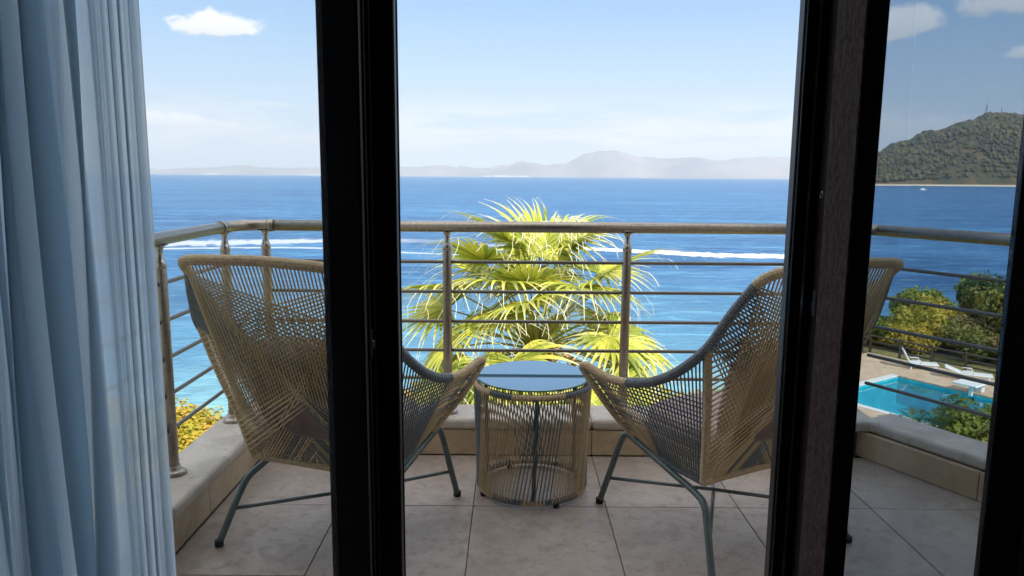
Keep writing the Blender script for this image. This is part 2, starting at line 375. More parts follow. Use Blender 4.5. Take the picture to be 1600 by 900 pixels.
def wrapped(name, P, rad, m, parent, pitch=.0072, sides=10, jitter=.0003):
    """tube wound with cord: one round ridge every pitch"""
    P = resample(P, pitch / 3); rr = [rad + (-.0022, .0009, .0009)[i % 3] + random.uniform(-jitter, jitter) for i in range(len(P))]
    V, Fc = [], []; tube_into(V, Fc, P, rr, sides); return frompd(name, V, Fc, m, parent, False)
def lathe(name, prof, m, parent=None, seg=24, loc=(0, 0, 0)):
    V, Fc = [], []
    for r, z in prof:
        for k in range(seg): a = 2 * math.pi * k / seg; V.append((loc[0] + r * math.cos(a), loc[1] + r * math.sin(a), loc[2] + z))
    for i in range(len(prof) - 1):
        for k in range(seg): a = i * seg + k; b = i * seg + (k + 1) % seg; Fc.append((a, b, b + seg, a + seg))
    Fc.append(tuple(range(seg))[::-1]); Fc.append(tuple(range((len(prof) - 1) * seg, len(prof) * seg)))
    o = frompd(name, V, Fc, m, parent, True)
    for f in (-1, -2): o.data.polygons[f].use_smooth = False
    return o
# unit rope: along +Z from 0 to 1, radius 1
def unit_rope(mname):
    V, Fc = [], []
    for z in (0, .5, 1):
        for k in range(6): a = math.pi * k / 3; V.append((math.cos(a), math.sin(a), z))
    for i in range(2):
        for k in range(6): a = i * 6 + k; b = i * 6 + (k + 1) % 6; Fc.append((a, b, b + 6, a + 6))
    me = bpy.data.meshes.new('rope'); me.from_pydata(V, [], Fc); me.materials.append(M[mname]); me.polygons.foreach_set('use_smooth', [True] * len(me.polygons)); return me
ROPE = {'beige': unit_rope('beige'), 'grey': unit_rope('grey')}
def rope_to(a, b, r, kind, parent):
    d = b - a
    if d.length < .02: return
    o = bpy.data.objects.new('rope', ROPE[kind]); COL.objects.link(o); o.parent = parent
    o.matrix_local = Matrix.Translation(a) @ d.to_track_quat('Z', 'Y').to_matrix().to_4x4() @ Matrix.Diagonal((r, r, d.length, 1))
    return o

# ------------------------------------------------------------------ sea, ground, far land
V, Fc = [], []
ring = [0, 30, 60, 120, 250, 500, 1000, 2000, 4000, 9000, 28500]; seg = 72
for r in ring:
    for k in range(seg): a = 2 * math.pi * k / seg; V.append((r * math.sin(a), r * math.cos(a), -20))
for i in range(len(ring) - 1):
    for k in range(seg): a = i * seg + k; b = i * seg + (k + 1) % seg; Fc.append((a, b, b + seg, a + seg))
sea = frompd('sea', V, Fc, 'sea'); tag(sea, kind='structure')
sea.data.flip_normals()

coast = [(-400, 10), (-90, 20), (-40, 25), (-15, 27.5), (-5, 30), (10, 31.5), (17, 41.5), (24, 50), (32, 55), (60, 66), (140, 70), (400, 60)]
def coast_y(x):
    for (x0, y0), (x1, y1) in zip(coast, coast[1:]):
        if x0 <= x <= x1: return y0 + (y1 - y0) * (x - x0) / (x1 - x0)
    return 10
# pool frame
PA = Vector((19.85, 36.7, -8.75)); pu = Vector((.545, -.838, 0)); pv = Vector((-.838, -.545, 0))
def inpool(x, y, m=0.):
    d = Vector((x, y, 0)) - Vector((PA.x, PA.y, 0)); a = d.dot(pu); b = d.dot(pv); return -m < a < 9 + m and -m < b < 6.2 + m
def gz(x, y):
    e = coast_y(x) - y; z = -8.85 + .25 * noise.noise(Vector((x * .1, y * .1, 0)))
    if e < 1.0: z += (e - 1.0) * 1.15 + .8 * noise.noise(Vector((x * .35, y * .35, 3))) * min(1, 1 - e)
    d = Vector((x, y, 0)) - Vector((PA.x, PA.y, 0)); a, b = d.dot(pu), d.dot(pv)
    if -4.4 < a < 13 and -4.4 < b < 8.6: z = -9.0 if not inpool(x, y, 1.5) else -12
    return max(z, -24)
V, Fc = [], []; xs = [-400, -250, -150, -90] + [-60 + 1.25 * i for i in range(113)] + [100, 150, 250, 400]; ys = [-60, -30, -10] + [1.4 + 1.25 * i for i in range(66)] + [100]
for y in ys:
    for x in xs: V.append((x, y, gz(x, y)))
for j in range(len(ys) - 1):
    for i in range(len(xs) - 1): a = j * len(xs) + i; Fc.append((a, a + 1, a + 1 + len(xs), a + len(xs)))
tag(frompd('ground', V, Fc, 'ground', smooth=True), kind='structure')

def ridge(name, pts, depth, z0, m, nx, ny, amp, fr, kind='structure', skew=0.):
    """land that rises from a shoreline to a crest and falls again behind; pts: (x, y_shore, crest z)"""
    V, Fc = [], []
    for i in range(nx + 1):
        u = i / nx * (len(pts) - 1); k = min(int(u), len(pts) - 2); f = u - k; f2 = f * f * (3 - 2 * f)
        x = pts[k][0] + (pts[k + 1][0] - pts[k][0]) * f; ysh = pts[k][1] + (pts[k + 1][1] - pts[k][1]) * f; zc = pts[k][2] + (pts[k + 1][2] - pts[k][2]) * f2
        for j in range(ny + 1):
            t = j / ny; yy = ysh + depth * t; h = math.sin(min(1, t * 1.0) * math.pi) ** .8 if t < .5 else math.sin(t * math.pi) ** .8
            xx = x * (1 + skew * t)
            n = noise.fractal(Vector((xx * fr, yy * fr, 1.3)), 1., 2., 6)
            z = z0 + (zc - z0) * h + amp * n * h
            V.append((xx, yy, z))
    for i in range(nx):
        for j in range(ny): a = i * (ny + 1) + j; Fc.append((a, a + 1, a + ny + 2, a + ny + 1)[::-1])
    o = frompd(name, V, Fc, m, smooth=True); tag(o, kind=kind); return o
HP = [(985, 2330, -24), (1065, 2335, 56), (1150, 2335, 86), (1211, 2340, 116), (1312, 2345, 156), (1413, 2350, 200), (1495, 2350, 222), (1616, 2355, 216), (1900, 2370, 235), (2400, 2400, 170), (3200, 2600, 70)]
hill = ridge('hill', HP, 800, -21, 'hill', 260, 60, 17, .006, skew=.34)
mts = ridge('distant_mountains', [(x * 1.5, y * 1.5, z * 1.5 + 6) for x, y, z in [(-1500, 16000, 60), (-900, 15900, 140), (-200, 15900, 230), (300, 15900, 300), (700, 15800, 270), (1200, 15800, 340), (1700, 15800, 470), (2350, 15700, 555), (2900, 15800, 470), (3500, 15800, 400),
      (4400, 15900, 440), (5200, 15800, 420), (6000, 15900, 450), (8000, 16000, 520), (11000, 16000, 400)]], 4800, -22, 'mount', 300, 24, 165, .00075)
mt2 = ridge('distant_headland', [(x * 1.5, y * 1.5, z * 1.5 + 6) for x, y, z in [(-16000, 17500, 180), (-12000, 17500, 160), (-9500, 17500, 105), (-8000, 17500, 120), (-6800, 17500, 200), (-5500, 17500, 150), (-4200, 17500, 190), (-2900, 17400, 170), (-1800, 17400, 220), (-900, 17400, 170), (400, 17500, 90)]], 2400, -22, 'mount', 200, 16, 65, .001)

# far woodland on the hill: many small crowns, nobody could count them
rng = random.Random(3)
me = hill.data; HV = [v.co.copy() for v in me.vertices]
V, Fc, T = [], [], []
ico = bmesh.new(); bmesh.ops.create_icosphere(ico, subdivisions=1, radius=1); IV = [v.co.copy() for v in ico.verts]; IF = [[v.index for v in f.verts] for f in ico.faces]; ico.free()
cnt = 0
while cnt < 10500:
    i = rng.randrange(6, 230); j = rng.randrange(1, 31); a = HV[i * 61 + j]; b = HV[(i + 1) * 61 + j + 1]
    p = Vector((a.x + (b.x - a.x) * rng.random(), a.y + (b.y - a.y) * rng.random(), 0)); p.z = (a.z + b.z) / 2
    d = noise.fractal(Vector((p.x * .0045, p.y * .0045, 7)), 1, 2, 4)
    if p.z < -15 or (d < rng.uniform(-.25, .3) and 5 < p.z < 150 and rng.random() < .86): continue
    r = rng.choice((2.2, 2.8, 3.6, 4.5, 6, 9)) * rng.uniform(.8, 1.2); tn = rng.random(); base = len(V)
    for q in IV: V.append(p + Vector((q.x * r, q.y * r, q.z * r * rng.uniform(.75, 1.2) + r * .6)) * 1.0)
    T += [tn] * len(IV); Fc += [[base + k for k in f] for f in IF]; cnt += 1
wd_ = frompd('woodland', V, Fc, 'wood_far'); at_ = wd_.data.attributes.new('tone', 'FLOAT', 'POINT'); at_.data.foreach_set('value', T)
tag(wd_, 'dark green wooded cover over the far hillside', 'woodland', kind='stuff')
def hill_top(x, y):
    best = min(HV, key=lambda c: (c.x - x) ** 2 + (c.y - y) ** 2); return best.z
def mast(x, h, wd2, label):
    y = 2745; z = hill_top(x, y); t = empty('radio_mast', (x, y, z - 2))
    V, Fc = [], []
    for sx, sy in ((-1, -1), (1, -1), (1, 1), (-1, 1)): tube_into(V, Fc, [Vector((sx * wd2, sy * wd2, 0)), Vector((sx * wd2 * .35, sy * wd2 * .35, h))], .45, 4)
    frompd('lattice_leg', V, Fc, 'steel', t)
    V, Fc = [], []
    for k in range(7):
        z0 = h * k / 7; s = wd2 * (1 - .65 * k / 7)
        for (ax, ay), (bx, by) in (((-1, -1), (1, -1)), ((1, -1), (1, 1))): tube_into(V, Fc, [Vector((ax * s, ay * s, z0)), Vector((bx * s, by * s, z0 + h / 7))], .3, 4)
    frompd('brace', V, Fc, 'steel', t); tube('antenna', [(0, 0, h), (0, 0, h * 1.18)], .35, 'steel', t, 5)
    tag(t, label, 'mast', 'radio masts on the hill crest'); return t
mast(1720, 46, 3.4, 'taller dark lattice radio mast on the crest of the hill')
mast(1776, 30, 1.6, 'thinner shorter radio mast to the right of the tall mast on the hill crest')

# small houses by the far beach and a strip of white town on the horizon
def house(x, y, z, wx, wy, h, label, group):
    t = empty('house', (x, y, z)); box('wall', -wx / 2, wx / 2, -wy / 2, wy / 2, 0, h, 'whitewall', t)
    o = frompd('roof', [(-wx * .55, -wy * .55, h), (wx * .55, -wy * .55, h), (wx * .55, wy * .55, h), (-wx * .55, wy * .55, h), (-wx * .2, 0, h * 1.5), (wx * .2, 0, h * 1.5)],
               [(0, 1, 5, 4), (1, 2, 5), (2, 3, 4, 5), (3, 0, 4), (0, 3, 2, 1)], 'rooftile', t)
    for k in (-1, 1): box('window', k * wx * .25 - .7, k * wx * .25 + .7, -wy / 2 - .06, -wy / 2 + .1, h * .35, h * .7, 'gasket', t)
    tag(t, label, 'house', group); return t
for x, y, l in ((1180, 2372, 'small white house at the left end of the far beach below the hill'), (1236, 2376, 'second small white house by the far shore, right of the first'), (1262, 2384, 'larger white house on the far shore among trees'),
                (1420, 2392, 'pale house standing near the middle of the far beach'), (1530, 2392, 'small pale house at the right part of the far beach')):
    house(x, y, -17 + rng.uniform(0, 2), rng.uniform(9, 15), 8, rng.uniform(5, 8), l, 'houses by the far beach')
# beach
V, Fc = [], []
for i in range(41):
    x = 1270 + i * 14; ysh = 2334 + 5 * math.sin(i * .3)
    V += [(x, ysh - 14, -20.4), (x, ysh + 22, -17.0), (x, ysh + 34, -16.0)]
for i in range(40):
    for j in range(2): a = i * 3 + j; Fc.append((a, a + 3, a + 4, a + 1))
M['sand'] = mat('beach_sand', (.6, .5, .36), .9)
tag(frompd('beach', V, Fc, 'sand'), kind='structure')
V, Fc = [], []
for a_, b_, y in ((-960, 90, 23760), (120, 500, 23760), (-7350, -6000, 26060), (-10900, -10300, 26060)):
    for k in range(int((b_ - a_) / 12)):
        x = rng.uniform(a_, b_); s = rng.uniform(15, 50); h = rng.uniform(10, 42) * (1 - .5 * abs((x - a_) / (b_ - a_) - .5)); y_ = y - rng.uniform(0, 60); base = len(V)
        for dz in (0, h):
            for dx, dy in ((0, 0), (s, 0), (s, 20), (0, 20)): V.append((x + dx, y_ + dy, -21 + dz))
        Fc += [[base + q for q in f] for f in ((0, 1, 5, 4), (1, 2, 6, 5), (2, 3, 7, 6), (3, 0, 4, 7), (4, 5, 6, 7))]
tag(frompd('town', V, Fc, 'whitewall'), 'white strip of town buildings along the far shore', 'town', kind='stuff')

# small boat off the beach
bt = empty('motor_boat', (793, 1437, -20), .3)
hv = [(-8, 0, 1.9), (-7.5, -2.2, 1.6), (4, -2.4, 1.7), (9, 0, 2.6), (4, 2.4, 1.7), (-7.5, 2.2, 1.6), (-7, -1.6, -.3), (4, -1.5, -.3), (7.5, 0, -.2), (4, 1.5, -.3), (-7, 1.6, -.3)]
frompd('hull', hv, [(1, 6, 7, 2), (2, 7, 8, 3), (3, 8, 9, 4), (4, 9, 10, 5), (5, 10, 6, 1), (6, 10, 9, 8, 7), (1, 2, 3, 4, 5)], 'white', bt)
box('cabin', -4, 2.5, -1.5, 1.5, 1.65, 3.9, 'white', bt, .3); box('windscreen', 2.45, 2.75, -1.2, 1.2, 2.6, 3.5, 'gasket', bt)
tag(bt, 'tiny white motor boat on the water before the far beach', 'boat')

# wakes: long strips of foam left by a boat
def wake(name, pts, wid, label, fm='foam'):
    P = catmull([Vector(p + (-19.95,)) for p in pts], 24); V, Fc, UV = [], [], []; n = len(P)
    for i, p in enumerate(P):
        t = (P[min(i + 1, n - 1)] - P[max(i - 1, 0)]).normalized(); s = Vector((-t.y, t.x, 0)); ww = wid[0] + (wid[1] - wid[0]) * i / (n - 1)
        for j in range(3): V.append(p + s * ww * (j / 2 - .5) + Vector((0, 0, .06 if j == 1 else 0))); UV.append((i / (n - 1), j / 2))
    for i in range(n - 1):
        for j in range(2): a = i * 3 + j; Fc.append((a, a + 3, a + 4, a + 1))
    o = frompd(name, V, Fc, fm); uvl = o.data.uv_layers.new(name='UVMap')
    for l in o.data.loops: uvl.data[l.index].uv = UV[l.vertex_index]
    tag(o, label, 'boat wake', kind='stuff')
wake('boat_wake', [(-30, 232), (10, 222), (36, 212), (55, 203), (78, 200), (98, 199)], (15, 24), 'bright white foam wake curving over the sea behind the palm')
wake('boat_wake', [(-10, 236), (-45, 240), (-80, 232), (-115, 222), (-200, 205)][::1], (24, 46), 'broad faint pale wake on the sea beyond the left chair', 'foam_faint')
wake('boat_wake', [(30, 196), (-20, 200), (-60, 214), (-110, 206), (-200, 182)], (4, 12), 'thin lower line of foam on the sea left of the palm', 'foam_faint')

# ------------------------------------------------------------------ foliage
def leafcloud(nl, rx, ry, rz, size, seed, lobes=9, flat=.0, elong=1.8):
    """many small bent leaves spread over clumps inside the crown; returns mesh"""
    g = random.Random(seed); V, Fc, T = [], [], []
    L = []
    for k in range(lobes):
        a = g.uniform(0, 2 * math.pi); e = g.uniform(-.2, 1); rr = g.uniform(.3, .72)
        L.append((Vector((math.cos(a) * rr * rx, math.sin(a) * rr * ry, rz * (.5 + .42 * e))), g.uniform(.28, .5), g.random()))
    for i in range(nl):
        c, rad, tn = L[g.randrange(lobes)]
        d = Vector((g.gauss(0, 1), g.gauss(0, 1), g.gauss(0, 1))).normalized(); r = rad * (g.random() ** .35)
        p = c + Vector((d.x * r * rx, d.y * r * ry, d.z * r * rz))
        if p.z < 0: p.z = abs(p.z) * .5
        nrm = (d + Vector((g.uniform(-.8, .8), g.uniform(-.8, .8), g.uniform(-.2, 1)))).normalized()
        t = nrm.orthogonal().normalized(); t.rotate(Matrix.Rotation(g.uniform(0, 6.28), 3, nrm)); b = nrm.cross(t); s = size * g.uniform(.6, 1.3)
        k = len(V); V += [p - t * s * elong * .5, p + b * s * .5, p + t * s * elong * .5 - nrm * s * .25, p - b * s * .5]; Fc.append((k, k + 1, k + 2, k + 3))
        T += [min(1, max(0, tn * .7 + g.uniform(0, .3)))] * 4
    me = bpy.data.meshes.new('foliage'); me.from_pydata([tuple(v) for v in V], [], Fc); a_ = me.attributes.new('tone', 'FLOAT', 'POINT'); a_.data.foreach_set('value', T); return me
def stems(h, r, seed, n=5):
    g = random.Random(seed); V, Fc = [], []
    for k in range(n):
        a = g.uniform(0, 6.28); q = Vector((math.cos(a), math.sin(a), 0))
        tube_into(V, Fc, [Vector((0, 0, -.3)), q * r * .2 + Vector((0, 0, h * .35)), q * r * .5 + Vector((0, 0, h * .75))], [.06 * h / 2, .04 * h / 2, .012 * h], 5)
    me = bpy.data.meshes.new('stem'); me.from_pydata([tuple(v) for v in V], [], Fc); me.materials.append(M['bark']); return me
FOL = {}
def bush(x, y, z, sx, sz, kind, label, group, cat='shrub', variant=0, name='shrub'):
    key = (kind, variant)
    if key not in FOL:
        me = leafcloud(5200, 1, 1, 1, .062, 40 + variant * 7 + len(kind), 11); me.materials.append(M[kind]); FOL[key] = (me, stems(1, 1, variant))
    t = empty(name, (x, y, z), random.uniform(0, 6.28)); f = link('crown' if cat == 'tree' else 'foliage', FOL[key][0], None, t); st = link('trunk' if cat == 'tree' else 'stem', FOL[key][1], None, t)
    f.scale = (sx, sx * random.uniform(.9, 1.1), sz); st.scale = (sx, sx, sz)
    tag(t, label, cat, group); return t

# ------------------------------------------------------------------ balcony
slab = box('balcony_slab', -1.36, 1.5, 1.30, 3.44, -.28, -.0072, 'grout'); tag(slab, kind='structure')
bmx = bmesh.new(); vs = [bmx.verts.new(p) for p in ((1.5, 1.3, -.28), (3.0, 1.3, -.28), (1.72, 3.44, -.28), (1.5, 3.44, -.28), (1.5, 1.3, -.012), (3.0, 1.3, -.012), (1.72, 3.44, -.012), (1.5, 3.44, -.012))]
for f in ((0, 1, 2, 3), (7, 6, 5, 4), (0, 4, 5, 1), (1, 5, 6, 2), (2, 6, 7, 3), (3, 7, 4, 0)): bmx.faces.new([vs[k] for k in f])
frombm('slab_end', bmx, 'grout', slab)
floor = tag(empty('floor'), kind='structure')
tm = {}
def tile_mesh(wx, wy):
    k = (round(wx, 3), round(wy, 3))
    if k not in tm:
        bm = bmesh.new(); abox(bm, -wx / 2, wx / 2, -wy / 2, wy / 2, -.0075, 0, .0012, 1); me = bpy.data.meshes.new('tile'); bm.to_mesh(me); bm.free(); me.materials.append(M['tile']); tm[k] = me
    return tm[k]
XJ = [-1.108, -.648, -.142, .366, .874, 1.382, 1.89]; YJ = [1.36, 1.648, 2.156, 2.662, 3.178]
XJ.append(2.398); XJ.append(2.70)
def kx(y): return 1.66 + (3.29 - y) * 1.04 / 1.93 - .085       # inner side of the slanting kerb
for i in range(len(XJ) - 1):
    for j in range(len(YJ) - 1):
        x0, x1, y0, y1 = XJ[i] + .0016, XJ[i + 1] - .0016, YJ[j] + .0016, YJ[j + 1] - .0016
        if kx(y0) <= x0 + .02: continue
        if kx(y1) >= x1:
            o = link('tile', tile_mesh(x1 - x0, y1 - y0), None, floor); o.location = ((x0 + x1) / 2, (y0 + y1) / 2, random.uniform(-.0006, .0006)); continue
        pl_ = [(x0, y0), (min(x1, kx(y0)), y0)]
        if kx(y0) > x1: pl_.append((x1, 3.29 - (x1 - 1.575) * 1.93 / 1.04))
        if kx(y1) > x0: pl_ += [(kx(y1), y1), (x0, y1)]
        else: pl_.append((x0, 3.29 - (x0 - 1.575) * 1.93 / 1.04))
        n_ = len(pl_); frompd('tile', [(x, y, -.012) for x, y in pl_] + [(x, y, 0) for x, y in pl_], [tuple(range(n_))[::-1], tuple(range(n_, 2 * n_))] + [(k, (k + 1) % n_, n_ + (k + 1) % n_, n_ + k) for k in range(n_)], 'tile', floor)
# kerb: stone-faced low wall with a rounded cap
KC = [(-1.20, 1.36), (-1.20, 3.29), (1.60, 3.29), (2.70, 1.36)]     # centre line, from the facade round to the facade
kerb = empty('low_wall', (0, 0, 0))
def run_box(name, a, b, lo, hi, z0, z1, m, parent, bev=.0, seg=1, trim=(0, 0)):
    """box along a to b; lo/hi offsets to the inner (+) and outer side"""
    a, b = Vector(a + (0,)), Vector(b + (0,)); d = (b - a).normalized(); L = (b - a).length
    bm = bmesh.new(); abox(bm, trim[0], L - trim[1], -hi, -lo, z0, z1, bev, seg); o = frombm(name, bm, m, parent)
    o.matrix_local = Matrix.Translation(a) @ Matrix.Rotation(math.atan2(d.y, d.x), 4, 'Z'); return o
def split(a, b, n): return [(tuple(a[k] + (b[k] - a[k]) * i / n for k in (0, 1)), tuple(a[k] + (b[k] - a[k]) * (i + 1) / n for k in (0, 1))) for i in range(n)]
run_box('core', (-1.20, 1.36), (-1.20, 3.38), -.07, .07, -.27, .118, 'grout', kerb)
run_box('core', (-1.13, 3.29), (1.66, 3.29), -.07, .07, -.27, .118, 'grout', kerb)
run_box('core', (1.66, 3.30), (2.70, 1.36), -.07, .06, -.27, .118, 'grout', kerb)
for (a, b), tr in zip(split((-1.20, 1.36), (-1.20, 3.18), 3), ((0, 0), (0, 0), (0, 0))):
    run_box('facing_panel', a, b, .071, .088, .002, .118, 'kerb', kerb, .002, 1, (.0015, .0015))
for a, b in zip([-1.108, -.70, .02, .365, .95], [-.70, .02, .365, .95, 1.53]): run_box('facing_panel', (a, 3.29), (b, 3.29), .071, .108, .002, .118, 'kerb', kerb, .002, 1, (.0015, .0015))
for a, b in split((1.66, 3.26), (2.70, 1.36), 4): run_box('facing_panel', a, b, .071, .1, .002, .118, 'kerb', kerb, .002, 1, (.0015, .0015))
for a, b in split((-1.20, 1.36), (-1.20, 3.17), 2): run_box('cap_stone', a, b, -.105, .105, .12, .17, 'cap', kerb, .018, 4, (.001, .001))
for a, b in zip([-1.305, -.62, .365, 1.1], [-.62, .365, 1.1, 1.66]): run_box('cap_stone', (a, 3.29), (b, 3.29), -.115, .115, .12, .17, 'cap', kerb, .018, 4, (.001, .001))
for a, b in split((1.68, 3.27), (2.72, 1.36), 3): run_box('cap_stone', a, b, -.105, .105, .1205, .1705, 'cap', kerb, .018, 4, (.001, .001))
tag(kerb, 'low stone kerb with rounded weathered cap round the edge of the balcony', 'low wall')

# railing
rail = empty('railing', (0, 0, 0)); RZ = 1.026; RR = .0245
RX, RY = -1.226, 3.275
def V3(*a): return Vector(a)
sideR = (2.66, 1.40)
tube('handrail', [(RX, 1.38, RZ), (RX, 3.10, RZ)], RR, 'rail', rail, 20)
tube('handrail', [(-1.075, RY, RZ), (1.55, RY, RZ)], RR, 'rail', rail, 20)
tube('handrail', [(1.60, RY - .02, RZ), (sideR[0], sideR[1], RZ)], RR, 'rail', rail, 20)
tube('elbow', catmull([(RX, 3.10, RZ), (RX, 3.17, RZ), (RX + .035, 3.245, RZ), (-1.13, RY, RZ), (-1.07, RY, RZ)], 6), RR * .98, 'rail', rail, 18)
tube('elbow', catmull([(1.53, RY, RZ), (1.575, RY - .002, RZ), (1.61, RY - .04, RZ)], 6), RR * .98, 'rail', rail, 18)
for p, q in (((RX, 3.085, RZ), (RX, 3.115, RZ)), ((-1.09, RY, RZ), (-1.06, RY, RZ)), ((1.535, RY, RZ), (1.56, RY, RZ))): tube('collar', [p, q], RR * 1.13, 'rail', rail, 20)
BZ = (.333, .463, .597, .733, .868)
for z in BZ:
    tube('bar', [(RX - .004, 1.38, z), (RX - .004, 3.16, z)], .0078, 'bar', rail, 10)
    tube('bar', [(-1.12, RY + .004, z), (1.585, RY + .004, z)], .0078, 'bar', rail, 10)
    tube('bar', [(1.61, RY - .03, z), (sideR[0], sideR[1], z)], .0078, 'bar', rail, 10)
def post(x, y, m='rail'):
    p = lathe('post', [(.0205, .205), (.0205, .933), (.0195, .936)], m, rail, 20, (x, y, 0))
    c = lathe('post_cap', [(.0208, .923), (.0208, .943), (.0165, .949), (.0125, .973), (.0115, .986), (.018, 1.000), (.031, 1.0055)], 'chrome', rail, 20, (x, y, 0))
    lathe('base_collar', [(.045, .1708), (.045, .179), (.036, .186), (.0255, .192), (.0255, .206)], 'rail', rail, 24, (x, y, 0))
for x, y in ((-1.10, RY), (-.291, RY), (.513, RY), (1.30, RY), (RX, 3.13), (RX, 2.545), (RX, 1.95), (1.98, 2.61), (2.36, 1.93)): post(x, y)
tag(rail, 'brushed champagne metal railing with five thin horizontal bars on the balcony edge', 'railing')

# building round the camera
bd = empty('hotel_building', (0, 0, 0))
FY0, FY1 = 1.16, 1.34
box('wall', -6.5, -1.02, FY0, FY1, -9, 4.1, 'render', bd); box('wall', 1.02, 9, FY0, FY1, -9, 4.1, 'render', bd)
box('wall', -1.02, 1.02, FY0, FY1, 2.3, 4.1, 'render', bd); box('wall', -1.02, 1.02, FY0, FY1, -9, -.02, 'render', bd)
box('roof', -6.6, 9.1, -5, FY1 + .12, 4.102, 4.3, 'render', bd); box('added_shade_wall', 2.9, 3.12, FY1 + .002, 3.25, -9, 3.1, 'render', bd)  # wall on the right is an unseen addition, there to darken the floor
tag(bd, 'pale rendered hotel facade with the balcony door opening', 'building')
for n_, a_ in (('wall', (-2.6, -2.5, -3.6, 1.158, 0, 2.6)), ('wall', (2.5, 2.6, -3.6, 1.158, 0, 2.6)), ('wall', (-2.6, 2.6, -3.7, -3.602, 0, 2.6)), ('wall', (-2.498, -1.022, 1.1, 1.157, 0, 2.6)), ('wall', (1.022, 2.498, 1.1, 1.157, 0, 2.6)), ('wall', (-1.02, 1.02, 1.1, 1.157, 2.3, 2.6))):
    tag(box(n_, *a_, 'plaster'), kind='structure')
tag(box('ceiling', -2.7, 2.7, -3.8, 1.158, 2.601, 2.7, 'plaster'), kind='structure')
tag(box('room_floor', -2.7, 2.7, -3.8, 1.158, -.12, -.004, 'carpet'), kind='structure')

# doors (two glazed leaves with stepped profiles)
fr_ = empty('door_frame', (0, 1.2, 0))
box('jamb', -1.02, -.95, -.1, .10, 0, 2.3, 'frame', fr_); box('jamb', .948, 1.02, -.1, .10, 0, 2.3, 'frame', fr_); box('head', -.95, .948, -.1, .10, 2.22, 2.3, 'frame', fr_); box('threshold', -1.02, 1.02, -.1, .11, -.02, .018, 'frame', fr_)
tag(fr_, 'dark brown outer frame of the balcony door', 'door frame')
def leaf(name, xf0, xf1, xr, side, label, back=None):
    """front stile from xf0 to xf1, rear flange reaching xr; side = +1 when the glass lies to the right"""
    t = empty(name, (0, 0, 0))
    lo, hi = min(xf0, xf1), max(xf0, xf1)
    V_ = 'frame'
    bm = bmesh.new(); abox(bm, lo, hi, 1.05, 1.112, .03, 2.2, .004, 2); s = frombm('stile', bm, V_, t)
    if back: box('stile_edge', back, lo - .0005, 1.0785, 1.1118, .03, 2.2, V_, t)
    # rear flange, standing proud into the opening, with its grooves
    a, b = (xr, (back or lo) + .02) if side > 0 else (hi - .02, xr)
    bm = bmesh.new(); abox(bm, min(a, b), max(a, b), 1.1125, 1.135, .03, 2.2, .002, 1); frombm('flange', bm, V_, t)
    return t
# left leaf
L = leaf('balcony_door', -.266, -.2125, -.1745, -1, '')
box('seal_and_highlight', -.2119, -.2095, 1.064, 1.07, .03, 2.2, 'gasket', L); box('seal_and_highlight', -.2122, -.207, 1.088, 1.1, .03, 2.2, 'gasket', L)
box('seal_strip', -.1765, -.1728, 1.1355, 1.139, .03, 2.2, 'gasket', L)
box('glazing_bead', -.2735, -.2665, 1.058, 1.10, .12, 2.12, 'lit_grain', L, .001)  # paler foil paints the bright lit edge of this bead
box('stile', -.95, -.885, 1.05, 1.112, .03, 2.2, 'frame', L, .003)
box('bottom_rail', -.885, -.2665, 1.052, 1.11, .03, .12, 'frame', L, .003); box('top_rail', -.885, -.2665, 1.052, 1.11, 2.12, 2.2, 'frame', L, .003)
g = box('glass_pane', -.885, -.268, 1.078, 1.084, .12, 2.12, 'clear', L)
def latch(t, x, z, s):
    o = box('latch', x - .002, x + .003 * s, 1.066, 1.086, z - .022, z + .022, 'gasket', t, .001)
    box('latch_bolt', x + .0005 if s > 0 else x - .007, x + .007 if s > 0 else x - .0005, 1.072, 1.080, z - .006, z + .006, 'lock', o, .0015)
latch(L, -.2118, 1.0, 1)
tag(L, 'left glazed door leaf with black stile standing before the left chair', 'door')
# right leaf
Rr = leaf('balcony_door', .4800, .5085, .4205, 1, '', .4540)
frompd('lit_grained_face', [(.4538, 1.078, .03), (.4800, 1.0492, .03), (.4830, 1.0492, .03), (.4565, 1.078, .03), (.4538, 1.078, 2.2), (.4800, 1.0492, 2.2), (.4830, 1.0492, 2.2), (.4565, 1.078, 2.2)], [(0, 1, 5, 4), (1, 2, 6, 5), (2, 3, 7, 6), (3, 0, 4, 7), (4, 5, 6, 7), (3, 2, 1, 0)], 'lit_grain', Rr)  # slanted face drawn as lit by its lighter brown
box('seal_and_highlight', .4405, .4440, 1.1085, 1.1128, .03, 2.2, 'lock', Rr)  # bright metal strip stands in for a highlight on the bevel
box('seal_and_highlight', .4290, .4312, 1.1095, 1.1128, .03, 2.2, 'gasket', Rr); box('seal_and_highlight', .4235, .4255, 1.1095, 1.1128, .03, 2.2, 'lock', Rr)  # the metal one of these two draws another edge highlight
box('glazing_bead', .5087, .5165, 1.058, 1.10, .12, 2.12, 'frame', Rr, .001); box('gasket', .5167, .5205, 1.069, 1.108, .12, 2.12, 'gasket', Rr)
box('stile', .7520, .815, 1.099, 1.112, .03, 2.2, 'frame', Rr, .001)
box('bottom_rail', .509, .7518, 1.052, 1.11, .03, .12, 'frame', Rr, .003); box('top_rail', .509, .7518, 1.052, 1.11, 2.12, 2.2, 'frame', Rr, .003)
box('glass_pane', .5206, .7519, 1.1035, 1.1085, .12, 2.12, 'tint', Rr)
V, Fc = [], []; P_ = [V3(.4532, 1.0885 + .0042 * math.cos(k * .6283), 1.226 + .0055 * math.sin(k * .6283)) for k in range(11)]; tube_into(V, Fc, P_, .0009, 6); frompd('screw_ring', V, Fc, 'lock', Rr, True)
